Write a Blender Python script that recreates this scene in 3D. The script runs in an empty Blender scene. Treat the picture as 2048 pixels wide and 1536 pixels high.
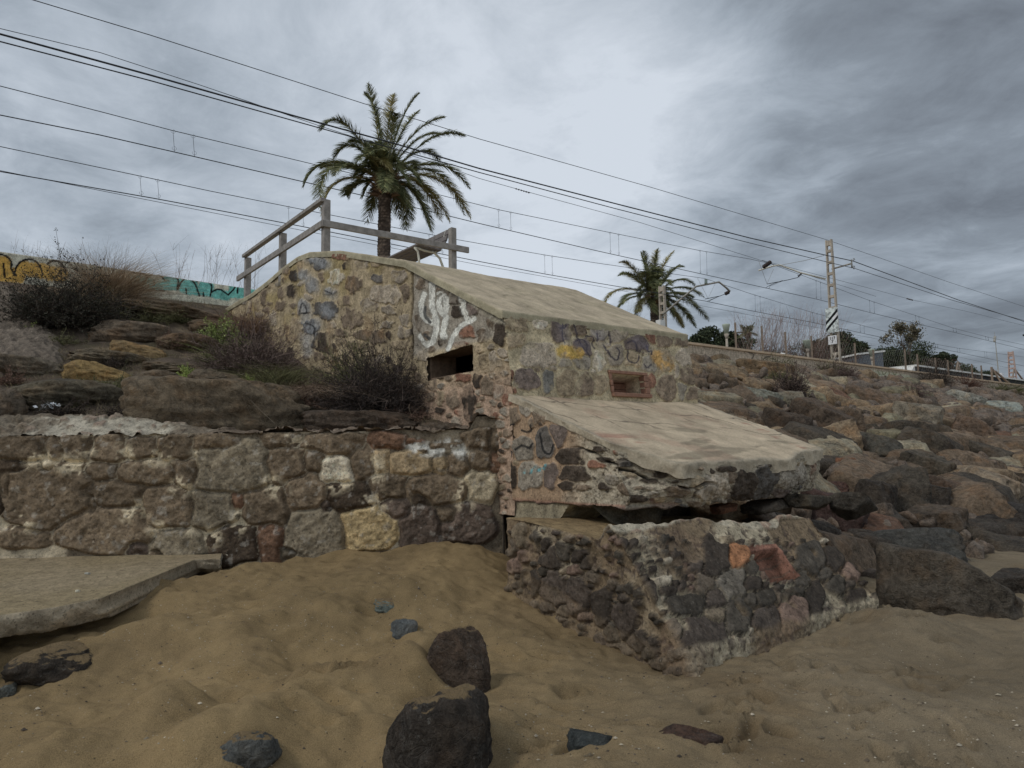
import bpy, bmesh, math, random
import numpy as np
from math import radians, sin, cos, pi
from mathutils import Vector

# ------------------------------------------------------------------ camera, world, sun, exposure
scn = bpy.context.scene
C = scn.collection
random.seed(7)
RNG = np.random.default_rng(7)
EYE = 1.6
PITCH, ROLL, FPX = radians(5.5), radians(-1.0), 1420.0      # focal length in pixels of a 2048 wide frame
cam_d = bpy.data.cameras.new('camera'); cam = bpy.data.objects.new('camera', cam_d); C.objects.link(cam)
cam_d.sensor_width = 36; cam_d.lens = FPX / 2048 * 36
cam_d.clip_start = 0.05; cam_d.clip_end = 3000
from mathutils import Matrix
CM = Matrix.Rotation(pi/2 + PITCH, 3, 'X') @ Matrix.Rotation(ROLL, 3, 'Z')
cam.matrix_world = Matrix.Translation((0, 0, EYE)) @ CM.to_4x4()
scn.camera = cam
scn.view_settings.view_transform = 'Standard'; scn.view_settings.look = 'None'
scn.view_settings.exposure = 0.0; scn.view_settings.gamma = 1.0

SUN_EL, SUN_AZ = radians(46), radians(236)      # azimuth measured clockwise from +Y
world = bpy.data.worlds.new('World'); scn.world = world; world.use_nodes = True
WT = world.node_tree; WT.nodes.clear()

class NG:
    """tiny node-graph helper"""
    def __init__(s, t): s.t = t
    def n(s, typ, ins=None, **kw):
        nd = s.t.nodes.new(typ)
        for k, v in kw.items(): setattr(nd, k, v)
        for k, v in (ins or {}).items():
            if isinstance(v, bpy.types.NodeSocket): s.t.links.new(v, nd.inputs[k])
            else: nd.inputs[k].default_value = v
        return nd
    def math(s, op, a, b=0.0, c=0.0, clamp=False):
        return s.n('ShaderNodeMath', {0: a, 1: b, 2: c}, operation=op, use_clamp=clamp).outputs[0]
    def vm(s, op, a, b=(0, 0, 0)):
        nd = s.n('ShaderNodeVectorMath', {0: a, 1: b}, operation=op)
        return nd.outputs['Value'] if op in ('DOT_PRODUCT', 'LENGTH', 'DISTANCE') else nd.outputs[0]
    def mix(s, f, a, b, mode='MIX'):
        nd = s.n('ShaderNodeMix', data_type='RGBA', blend_type=mode)
        for i, v in ((0, f), (6, a), (7, b)):
            if isinstance(v, bpy.types.NodeSocket): s.t.links.new(v, nd.inputs[i])
            else: nd.inputs[i].default_value = (v if i == 0 else (v[0], v[1], v[2], 1))
        return nd.outputs[2]
    def noise(s, vec, scale, detail=5.0, rough=0.55, dist=0.0, out=0):
        return s.n('ShaderNodeTexNoise', {'Vector': vec, 'Scale': scale, 'Detail': detail, 'Roughness': rough, 'Distortion': dist}).outputs[out]
    def ramp(s, f, pts, interp='LINEAR'):
        nd = s.n('ShaderNodeValToRGB', {0: f}); cr = nd.color_ramp; cr.interpolation = interp
        while len(cr.elements) < len(pts): cr.elements.new(0.5)
        for e, (p, c) in zip(cr.elements, pts):
            e.position = p; e.color = (c, c, c, 1) if isinstance(c, (int, float)) else (c[0], c[1], c[2], 1)
        return nd.outputs[0]
    def mr(s, v, a, b, c, d, t='LINEAR'):
        return s.n('ShaderNodeMapRange', {0: v, 1: a, 2: b, 3: c, 4: d}, interpolation_type=t, clamp=True).outputs[0]

def ray(px, py):
    v = CM @ Vector(((px - 1024) / FPX, -(py - 768) / FPX, -1.0)); return np.array(v)

def build_world():
    g = NG(WT)
    tc = g.n('ShaderNodeTexCoord').outputs['Generated']
    nrm = g.vm('NORMALIZE', tc)
    sky = g.n('ShaderNodeTexSky', sky_type='NISHITA', sun_disc=False, sun_elevation=SUN_EL, sun_rotation=SUN_AZ).outputs[0]
    skyc = g.vm('MULTIPLY', sky, (0.10, 0.10, 0.10))
    sep = g.n('ShaderNodeSeparateXYZ', {0: nrm})
    zz = g.math('ADD', g.math('MAXIMUM', sep.outputs[2], 0.0), 0.16)
    cx = g.math('DIVIDE', sep.outputs[0], zz); cy = g.math('DIVIDE', sep.outputs[1], zz)
    # clouds drift in long bands, so the layer is stretched along one direction
    pl = g.n('ShaderNodeCombineXYZ', {0: g.math('ADD', g.math('MULTIPLY', cx, 0.8), g.math('MULTIPLY', cy, 0.35)), 1: g.math('SUBTRACT', g.math('MULTIPLY', cy, 0.75), g.math('MULTIPLY', cx, 0.25)), 2: 0.0}).outputs[0]
    big = g.noise(pl, 0.55, 4, 0.5, 0.35)
    mid = g.noise(pl, 1.7, 8, 0.58, 0.5)
    fine = g.noise(pl, 4.6, 9, 0.66, 0.5)
    def blob(px, py, inner, outer):
        d = ray(px, py); d = d / np.linalg.norm(d)
        dot = g.vm('DOT_PRODUCT', nrm, tuple(d))
        return g.mr(dot, cos(radians(outer)), cos(radians(inner)), 0, 1, 'SMOOTHSTEP')
    v = g.math('ADD', g.math('MULTIPLY', big, 0.34), g.math('ADD', g.math('MULTIPLY', mid, 0.46), g.math('MULTIPLY', fine, 0.30)))
    v = g.math('ADD', v, g.math('MULTIPLY', blob(1180, 300, 1, 22), 0.065))
    v = g.math('ADD', v, g.math('MULTIPLY', blob(900, 60, 2, 20), 0.06))
    v = g.math('ADD', v, g.math('MULTIPLY', blob(1330, 190, 1, 10), 0.07))
    v = g.math('SUBTRACT', v, g.math('MULTIPLY', blob(2120, 260, 2, 30), 0.19))
    v = g.math('SUBTRACT', v, g.math('MULTIPLY', blob(-100, 480, 3, 26), 0.05))
    v = g.math('SUBTRACT', v, g.math('MULTIPLY', blob(1600, 520, 1, 16), 0.03))
    v = g.math('SUBTRACT', v, g.math('MULTIPLY', blob(430, 120, 2, 12), 0.04))
    cloud = g.ramp(v, [(0.27, (0.185, 0.208, 0.234)), (0.38, (0.28, 0.32, 0.358)), (0.46, (0.40, 0.455, 0.505)), (0.54, (0.53, 0.59, 0.645)), (0.66, (0.74, 0.80, 0.855))])
    # the cloud deck is dimmed overhead (out of frame) to darken the ground
    overhead_dim = g.mr(sep.outputs[2], 0.45, 1.0, 1.0, 0.60, 'SMOOTHSTEP')
    cloud = g.vm('SCALE', cloud); WT.links.new(overhead_dim, cloud.node.inputs[3])
    col = g.vm('MULTIPLY', g.mix(0.94, skyc, cloud), (0.90, 0.905, 0.935))
    below = g.mr(sep.outputs[2], -0.02, 0.0, 0, 1)
    col = g.mix(below, (0.08, 0.07, 0.06), col)
    bg = g.n('ShaderNodeBackground', {'Color': col, 'Strength': 1.0})
    g.n('ShaderNodeOutputWorld', {'Surface': bg.outputs[0]})
build_world()
sd = bpy.data.lights.new('sun', 'SUN'); sun = bpy.data.objects.new('sun', sd); C.objects.link(sun)
sd.energy = 0.95; sd.angle = radians(14); sd.color = (1.0, 0.96, 0.9)
sdir = Vector((sin(SUN_AZ)*cos(SUN_EL), cos(SUN_AZ)*cos(SUN_EL), sin(SUN_EL)))
sun.rotation_euler = sdir.to_track_quat('Z', 'Y').to_euler()

# ------------------------------------------------------------------ survey frame
TH = radians(52); UX, UY = sin(TH), cos(TH)            # u runs along the railway, v runs inland
def EP(e, p, z=0.0):
    return np.stack(np.broadcast_arrays(np.asarray(e)*UX - np.asarray(p)*UY, np.asarray(e)*UY + np.asarray(p)*UX, z), -1).astype(float)
def toEP(x, y): return x*UX + y*UY, -x*UY + y*UX
CAM0 = np.array([0, 0, EYE])
def on_plane(px, py, o, n):
    r = ray(px, py); t = np.dot(np.asarray(o) - CAM0, n) / np.dot(r, n); return CAM0 + r*t
def on_perp(px, py, p): return on_plane(px, py, EP(0, p, 0), np.array([-UY, UX, 0]))
def on_e(px, py, e): return on_plane(px, py, EP(e, 0, 0), np.array([UX, UY, 0]))
def on_z(px, py, z): return on_plane(px, py, (0, 0, z), np.array([0, 0, 1.]))
CMI = np.array(CM).T
def pix(P):
    q = (np.asarray(P) - CAM0) @ CMI.T
    return 1024 + FPX*q[..., 0]/-q[..., 2], 768 - FPX*q[..., 1]/-q[..., 2]

# ------------------------------------------------------------------ noise
def _h(ix, iy, iz, s):
    h = (ix*374761393 + iy*668265263 + iz*2147483647 + s*1274126177) & 0xffffffff
    h = ((h ^ (h >> 13))*1274126177) & 0xffffffff
    h = ((h ^ (h >> 16))*2246822519) & 0xffffffff
    return ((h ^ (h >> 15)) & 0xffffff)/float(0xffffff)
def vnoise(P, s=0):
    P = np.asarray(P, float); i = np.floor(P).astype(np.int64); f = P - i; f = f*f*f*(f*(f*6 - 15) + 10)
    r = 0
    for a in (0, 1):
        for b in (0, 1):
            for c in (0, 1):
                w = (f[..., 0] if a else 1 - f[..., 0])*(f[..., 1] if b else 1 - f[..., 1])*(f[..., 2] if c else 1 - f[..., 2])
                r = r + w*_h(i[..., 0]+a, i[..., 1]+b, i[..., 2]+c, s)
    return r*2 - 1
def fbm(P, sc=1.0, o=4, s=0, g=0.5):
    P = np.asarray(P, float)*sc; r = 0; a = 1.0; t = 0
    for k in range(o):
        r = r + a*vnoise(P + 17.3*k, s + k); t += a; a *= g; P = P*2.03
    return r/t
def ss(x, a, b):
    t = np.clip((np.asarray(x, float) - a)/(b - a), 0, 1); return t*t*(3 - 2*t)

# ------------------------------------------------------------------ colour
def lin(h):
    c = np.array([int(h[i:i+2], 16)/255 for i in (0, 2, 4)]); return np.where(c < .04045, c/12.92, ((c+.055)/1.055)**2.4)
def alb(h, k=0.42, sat=0.80):
    c = lin(h)/k*0.72; l = c @ np.array([.3, .55, .15]); return np.clip(l + (c - l)*sat, 0.004, 0.85)

# ------------------------------------------------------------------ materials
def new_mat(name):
    m = bpy.data.materials.new(name); m.use_nodes = True; t = m.node_tree; t.nodes.clear(); return m, NG(t)
def finish(g, col, rough, bump=None, bdist=0.01, bstr=0.6, spec=0.3, metal=0.0, trans=None):
    ins = {'Base Color': col, 'Roughness': rough, 'Specular IOR Level': spec, 'Metallic': metal}
    if bump is not None:
        ins['Normal'] = g.n('ShaderNodeBump', {'Height': bump, 'Distance': bdist, 'Strength': bstr}).outputs[0]
    b = g.n('ShaderNodeBsdfPrincipled', ins)
    g.n('ShaderNodeOutputMaterial', {'Surface': b.outputs[0]})
def attr_mat(name, rough=0.9, s1=9, s2=60, amt=0.35, bd=0.012, bs=0.7, spots=True):
    m, g = new_mat(name)
    a = g.n('ShaderNodeAttribute', attribute_name='Col').outputs[0]
    pos = g.n('ShaderNodeNewGeometry').outputs['Position']
    n1 = g.noise(pos, s1, 6, 0.6); n2 = g.noise(pos, s2, 5, 0.7)
    f = g.math('ADD', g.math('MULTIPLY', n1, 0.55), g.math('MULTIPLY', n2, 0.45))
    k = g.mr(f, 0.34, 0.66, 1 - amt, 1 + amt)
    col = g.vm('SCALE', a); g.t.links.new(k, col.node.inputs[3])
    if spots:
        sp = g.mr(g.noise(pos, 34, 3, 0.7), 0.56, 0.66, 0, 0.55); col = g.mix(sp, col, (0.02, 0.017, 0.014))
        sp = g.mr(g.noise(pos, 51, 3, 0.7), 0.62, 0.72, 0, 0.35); col = g.mix(sp, col, (0.42, 0.40, 0.35))
    h = g.math('ADD', g.math('MULTIPLY', n2, 0.5), g.math('MULTIPLY', g.noise(pos, s2*3, 3, 0.7), 0.25))
    h = g.math('ADD', h, g.math('MULTIPLY', n1, 0.6))
    finish(g, col, rough, h, bd, bs, 0.2); return m
def rock_mat(name, sandy=0.0):
    m, g = new_mat(name)
    oi = g.n('ShaderNodeObjectInfo'); pos = g.n('ShaderNodeNewGeometry'); P = pos.outputs['Position']
    off = g.vm('ADD', P, g.vm('SCALE', g.n('ShaderNodeCombineXYZ', {0: oi.outputs['Random'], 1: 0.3, 2: 0.7}).outputs[0]))
    n1 = g.noise(P, 2.2, 6, 0.62, 0.8); n2 = g.noise(P, 14, 6, 0.68, 0.5); n3 = g.noise(P, 75, 4, 0.7)
    k = g.math('ADD', g.math('MULTIPLY', n1, 0.9), g.math('ADD', g.math('MULTIPLY', n2, 0.9), g.math('MULTIPLY', n3, 0.6)))
    k = g.mr(k, 0.92, 1.48, 0.22, 1.75)
    col = g.vm('SCALE', oi.outputs['Color']); g.t.links.new(k, col.node.inputs[3])
    warm = g.mr(g.noise(P, 3.1, 4, 0.6), 0.48, 0.66, 0, 0.45); col = g.mix(warm, col, g.mix(1.0, col, (1.3, 0.98, 0.7), 'MULTIPLY'))
    cool = g.mr(g.noise(P, 2.4, 4, 0.6, 1.0), 0.53, 0.68, 0, 0.5); col = g.mix(cool, col, g.mix(1.0, col, (1.06, 1.08, 1.06), 'MULTIPLY'))
    vein = g.mr(g.math('ABSOLUTE', g.math('SUBTRACT', g.noise(P, 2.5, 6, 0.6, 1.0), 0.5)), 0.0, 0.010, 0.16, 0)
    col = g.mix(vein, col, (0.36, 0.34, 0.30))
    lich = g.mr(g.noise(P, 28, 5, 0.75), 0.60, 0.70, 0, 0.45); col = g.mix(lich, col, (0.33, 0.32, 0.28))
    pit = g.mr(g.noise(P, 40, 4, 0.75), 0.36, 0.28, 0, 0.6); col = g.mix(pit, col, (0.015, 0.013, 0.012))
    if sandy > 0:
        nz = g.n('ShaderNodeSeparateXYZ', {0: pos.outputs['Normal']}).outputs[2]
        s = g.math('ADD', nz, g.math('MULTIPLY', g.math('SUBTRACT', g.noise(P, 9, 7, 0.7), 0.5), 0.9))
        col = g.mix(g.mr(s, 1.12 - sandy, 1.2 - sandy, 0, 1), col, tuple(SANDC))
    h = g.math('ADD', g.math('MULTIPLY', n2, 1.0), g.math('ADD', g.math('MULTIPLY', n3, 0.30), g.math('MULTIPLY', n1, 0.8)))
    vo = g.n('ShaderNodeTexVoronoi', {'Vector': g.vm('ADD', P, g.vm('SCALE', g.n('ShaderNodeTexNoise', {'Vector': P, 'Scale': 3.0}).outputs[1])), 'Scale': 3.2}, feature='DISTANCE_TO_EDGE').outputs[0]
    h = g.math('ADD', h, g.mr(vo, 0.0, 0.02, 0.0, 0.12))
    finish(g, col, 0.85, h, 0.085, 1.0, 0.3); return m
def plain(name, h, k=0.42, rough=0.7, var=0.2, sc=8, bump=0.0, metal=0.0, stretch=None, spec=0.3):
    m, g = new_mat(name); c = alb(h, k)
    v = g.n('ShaderNodeTexCoord').outputs['Object']
    if stretch: v = g.vm('MULTIPLY', v, stretch)
    n = g.noise(v, sc, 6, 0.65)
    kk = g.mr(n, 0.3, 0.7, 1 - var, 1 + var)
    col = g.vm('SCALE', tuple(c)); g.t.links.new(kk, col.node.inputs[3])
    finish(g, col, rough, n if bump else None, bump or 0.01, 0.6, spec, metal); return m
SANDC = alb('715d3b', 0.37)
def sand_mat():
    m, g = new_mat('beach_sand')
    geo = g.n('ShaderNodeNewGeometry'); P = geo.outputs['Position']
    a = g.n('ShaderNodeAttribute', attribute_name='Col').outputs[0]
    big = g.noise(P, 0.7, 5, 0.55, 0.3); mid = g.noise(P, 5, 6, 0.6); gr = g.noise(P, 160, 2, 0.8); gr2 = g.noise(P, 420, 1, 0.8)
    k = g.mr(big, 0.3, 0.7, 0.82, 1.18); col = g.vm('SCALE', a); g.t.links.new(k, col.node.inputs[3])
    k2 = g.mr(g.math('ADD', g.math('MULTIPLY', mid, 0.35), g.math('MULTIPLY', gr, 0.65)), 0.33, 0.67, 0.62, 1.42)
    c2 = g.vm('SCALE', col); g.t.links.new(k2, c2.node.inputs[3])
    # scattered coarse grains and shell crumbs
    band = g.mr(g.noise(P, 1.1, 3, 0.5), 0.46, 0.60, 0.0, 1.0)
    vo = g.n('ShaderNodeTexVoronoi', {'Vector': P, 'Scale': 42.0, 'Randomness': 1.0})
    d = vo.outputs['Distance']; rr = g.n('ShaderNodeSeparateXYZ', {0: vo.outputs['Color']}).outputs[0]
    sh = g.math('MULTIPLY', g.math('MULTIPLY', g.math('LESS_THAN', d, 0.20), g.math('GREATER_THAN', rr, 0.90)), g.math('ADD', g.math('MULTIPLY', band, 0.8), 0.1))
    c3 = g.mix(sh, c2, (0.50, 0.46, 0.38))
    dk = g.math('MULTIPLY', g.math('LESS_THAN', d, 0.22), g.math('LESS_THAN', rr, 0.045))
    c3 = g.mix(g.math('MULTIPLY', dk, 0.7), c3, (0.04, 0.035, 0.03))
    h = g.math('ADD', g.math('MULTIPLY', gr, 0.20), g.math('ADD', g.math('MULTIPLY', mid, 0.7), g.math('MULTIPLY', gr2, 0.10)))
    finish(g, c3, 0.92, h, 0.035, 0.9, 0.2); return m
M = {}
M['wall'] = attr_mat('masonry', 0.9, 9, 48, 0.55, 0.02, 1.0)
M['cement'] = attr_mat('cement_render', 0.9, 3.5, 50, 0.36, 0.012, 0.8, spots=False)
M['earth'] = attr_mat('earth_bank', 0.95, 4, 45, 0.45, 0.04, 0.9)
M['veg'] = attr_mat('foliage', 0.75, 3, 20, 0.2, 0.0, 0.0, spots=False)
M['rough'] = attr_mat('pebbly_concrete', 0.95, 12, 55, 0.35, 0.05, 1.0)
M['rock'] = rock_mat('boulder_stone'); M['rocks'] = rock_mat('boulder_stone_sandy', 0.33)
M['sand'] = sand_mat()
M['wood'] = plain('weathered_wood', '6f6a64', 0.36, 0.85, 0.35, 9, 0.004, stretch=(1, 1, 1))
M['slat'] = plain('bench_wood', '4d4744', 0.30, 0.7, 0.25, 9)
M['castiron'] = plain('cream_painted_iron', 'b4b2a4', 0.42, 0.5, 0.12, 20)
M['wire'] = plain('wire_metal', '2c2f33', 0.42, 0.5, 0.1)
M['steel'] = plain('galvanised_steel', '807c72', 0.42, 0.5, 0.2, 6, metal=0.2)
M['mast'] = plain('mast_concrete', '8d8272', 0.38, 0.85, 0.22, 4)
M['bark'] = plain('palm_bark', '5a4d40', 0.30, 0.95, 0.5, 16, 0.03)
M['bark2'] = plain('tree_bark', '4a4036', 0.30, 0.95, 0.4, 10, 0.02)
M['white'] = plain('white_enamel', 'b4b6b2', 0.36, 0.5, 0.18, 14)
M['black'] = plain('black_paint', '1d2023', 0.42, 0.5, 0.1)
M['insul'] = plain('glazed_insulator', '3a2f2c', 0.42, 0.25, 0.1)
M['insul2'] = plain('glass_insulator', '8c9c92', 0.42, 0.2, 0.1)
M['hut'] = plain('grey_hut_paint', '3a3f45', 0.36, 0.6, 0.2, 3)
M['trim'] = plain('pale_trim', 'b9b7b0', 0.42, 0.6, 0.15, 4)
M['render'] = plain('tan_house_render', '9c8568', 0.36, 0.8, 0.15, 2)
M['tile'] = plain('clay_roof', '6b4f3c', 0.40, 0.8, 0.25, 6)
M['glass'] = plain('window_pane', '23282d', 0.42, 0.15, 0.05)
M['fpost'] = plain('fence_post_concrete', '6a5b4c', 0.36, 0.85, 0.25, 6)
M['brickm'] = plain('red_brick', '73523f', 0.36, 0.85, 0.3, 22, 0.006)
M['soil'] = plain('old_stone_lining', '5a4a3a', 0.36, 0.9, 0.4, 14, 0.02)
M['lampg'] = plain('lamp_shade_plastic', '8d9684', 0.42, 0.4, 0.1)
M['bottle'] = plain('brown_glass', '3c1f14', 0.42, 0.15, 0.1, spec=0.6)
M['label'] = plain('bottle_label', '9d8f8b', 0.42, 0.6, 0.3, 40)
M['can'] = plain('crumpled_plastic', 'a8adb0', 0.42, 0.35, 0.2, 30)
M['dark'] = plain('dark_concrete', '1e2022', 0.42, 0.8, 0.2, 2)

# ------------------------------------------------------------------ object helpers
def tag(o, label=None, cat=None, group=None, kind=None):
    if label: o['label'] = label
    if cat: o['category'] = cat
    if group: o['group'] = group
    if kind: o['kind'] = kind
    return o
def empty(name, loc, label, cat, group=None, rz=0.0):
    o = bpy.data.objects.new(name, None); C.objects.link(o); o.location = tuple(loc); o.rotation_euler = (0, 0, rz)
    o.empty_display_size = 0.2
    return tag(o, label, cat, group)
def mesh_np(name, V, Fq, mat, col=None, smooth=True):
    V = np.asarray(V, np.float32); Fq = np.asarray(Fq, np.int32); k = Fq.shape[1]
    me = bpy.data.meshes.new(name)
    me.vertices.add(len(V)); me.vertices.foreach_set('co', V.ravel())
    me.loops.add(Fq.size); me.loops.foreach_set('vertex_index', Fq.ravel())
    me.polygons.add(len(Fq)); me.polygons.foreach_set('loop_start', np.arange(0, Fq.size, k, dtype=np.int32))
    me.polygons.foreach_set('loop_total', np.full(len(Fq), k, np.int32))
    me.polygons.foreach_set('use_smooth', np.full(len(Fq), smooth))
    if col is not None:
        a = me.color_attributes.new('Col', 'FLOAT_COLOR', 'POINT')
        c = np.ones((len(V), 4), np.float32); c[:, :3] = col; a.data.foreach_set('color', c.ravel())
    me.materials.append(mat); me.update(calc_edges=True)
    return me
def link(name, me, parent=None):
    o = bpy.data.objects.new(name, me); C.objects.link(o)
    if parent is not None:
        o.parent = parent
        o.matrix_parent_inverse = (Matrix.Translation(parent.location) @ parent.rotation_euler.to_matrix().to_4x4()).inverted()
    return o
class MB:
    """boxes and tubes collected into one mesh (one part)"""
    def __init__(s): s.v = []; s.f = []
    def add(s, v, f):
        b = len(s.v); s.v += [tuple(map(float, x)) for x in v]; s.f += [tuple(b + i for i in q) for q in f]; return s
    def box(s, c, ax, ay, az):       # centre and three half-axes
        c, ax, ay, az = map(np.asarray, (c, ax, ay, az)); v = []
        for k in (-1, 1):
            for j in (-1, 1):
                for i in (-1, 1): v.append(c + i*ax + j*ay + k*az)
        return s.add(v, [(0, 2, 3, 1), (4, 5, 7, 6), (0, 1, 5, 4), (2, 6, 7, 3), (0, 4, 6, 2), (1, 3, 7, 5)])
    def bar(s, a, b, w, h=None, up=(0, 0, 1)):
        a, b = np.asarray(a, float), np.asarray(b, float); d = b - a; L = np.linalg.norm(d); d = d/L
        up = np.asarray(up, float); x = np.cross(d, up)
        if np.linalg.norm(x) < 1e-3: x = np.cross(d, (1, 0, 0))
        x /= np.linalg.norm(x); y = np.cross(x, d)
        return s.box((a+b)/2, d*L/2, x*w/2, y*(h or w)/2)
    def tube(s, pts, r, n=8, cap=True):
        pts = [np.asarray(p, float) for p in pts]; rs = r if hasattr(r, '__len__') else [r]*len(pts); v = []; f = []
        ref = np.array([0.13, 0.27, 0.95])
        for i, p in enumerate(pts):
            d = pts[min(i+1, len(pts)-1)] - pts[max(i-1, 0)]; d /= max(np.linalg.norm(d), 1e-9)
            x = np.cross(d, ref)
            if np.linalg.norm(x) < 0.2: x = np.cross(d, (1, 0, 0))
            x /= np.linalg.norm(x); y = np.cross(d, x)
            for k in range(n):
                a = 2*pi*k/n; v.append(p + rs[i]*(cos(a)*x + sin(a)*y))
        for i in range(len(pts)-1):
            for k in range(n): f.append((i*n+k, i*n+(k+1) % n, (i+1)*n+(k+1) % n, (i+1)*n+k))
        if cap: f.append(tuple(range(n))[::-1]); f.append(tuple((len(pts)-1)*n+k for k in range(n)))
        return s.add(v, f)
    def build(s, name, mat, parent=None, smooth=False, bevel=0.0):
        me = bpy.data.meshes.new(name); me.from_pydata(s.v, [], s.f); me.materials.append(mat)
        if bevel > 0:
            bm = bmesh.new(); bm.from_mesh(me)
            bmesh.ops.bevel(bm, geom=bm.edges[:], offset=bevel, segments=1, affect='EDGES', clamp_overlap=True); bm.to_mesh(me); bm.free()
        if smooth: me.polygons.foreach_set('use_smooth', [True]*len(me.polygons))
        me.update(); return link(name, me, parent)
class Surf:
    """grid patches welded into one mesh, displaced along the shared normals"""
    def __init__(s): s.P = []; s.c = []; s.d = []; s.F = []; s.n = 0
    def patch(s, P, col, disp, flip=False, hole=None):
        n, m = P.shape[:2]; idx = np.arange(n*m).reshape(n, m) + s.n
        F = np.stack([idx[:-1, :-1], idx[1:, :-1], idx[1:, 1:], idx[:-1, 1:]], -1).reshape(-1, 4)
        if hole is not None: F = F[~(hole[:-1, :-1] | hole[1:, :-1] | hole[1:, 1:] | hole[:-1, 1:]).ravel()]
        s.F.append(F); s.P.append(P.reshape(-1, 3)); s.c.append(np.broadcast_to(col, P.shape).reshape(-1, 3)); s.d.append(np.broadcast_to(disp, P.shape[:2]).ravel()); s.n += n*m
    def build(s, name, mat, parent=None, weld=2e-3):
        # every patch faces away from the middle of the body
        mid = np.mean([q.mean(0) for q in s.P], axis=0); off = 0; allP = np.concatenate(s.P)
        for i, q in enumerate(s.P):
            F = s.F[i]; nv = np.cross(allP[F[:, 2]] - allP[F[:, 0]], allP[F[:, 3]] - allP[F[:, 1]]).sum(0)
            if len(s.P) == 1: flipit = nv @ (CAM0 - q.mean(0)) < 0
            else: flipit = nv @ (q.mean(0) - mid) < 0
            if flipit: s.F[i] = F[:, ::-1]
        P = np.concatenate(s.P); c = np.concatenate(s.c); d = np.concatenate(s.d); F = np.concatenate(s.F)
        key = np.round(P/weld).astype(np.int64); _, first, inv = np.unique(key, axis=0, return_index=True, return_inverse=True); inv = inv.ravel()
        cnt = np.bincount(inv).astype(float)
        P2 = P[first]; d2 = np.bincount(inv, d)/cnt; c2 = np.stack([np.bincount(inv, c[:, i])/cnt for i in range(3)], -1)
        F = inv[F]; ok = (F[:, 0] != F[:, 1]) & (F[:, 1] != F[:, 2]) & (F[:, 2] != F[:, 3]) & (F[:, 3] != F[:, 0]) & (F[:, 0] != F[:, 2]) & (F[:, 1] != F[:, 3]); F = F[ok]
        fn = np.cross(P2[F[:, 2]] - P2[F[:, 0]], P2[F[:, 3]] - P2[F[:, 1]]); fn /= np.maximum(np.linalg.norm(fn, axis=1, keepdims=True), 1e-9)
        N = np.zeros_like(P2)
        for k in range(4): np.add.at(N, F[:, k], fn)
        N /= np.maximum(np.linalg.norm(N, axis=1, keepdims=True), 1e-9)
        return link(name, mesh_np(name, P2 + N*d2[:, None], F, mat, c2), parent)
def quad(a, b, c, d, n, m):
    """bilinear grid a(0,0) b(1,0) c(1,1) d(0,1)"""
    u = np.linspace(0, 1, n)[:, None, None]; v = np.linspace(0, 1, m)[None, :, None]
    a, b, c, d = map(np.asarray, (a, b, c, d))
    return (1-u)*(1-v)*a + u*(1-v)*b + u*v*c + (1-u)*v*d

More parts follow.
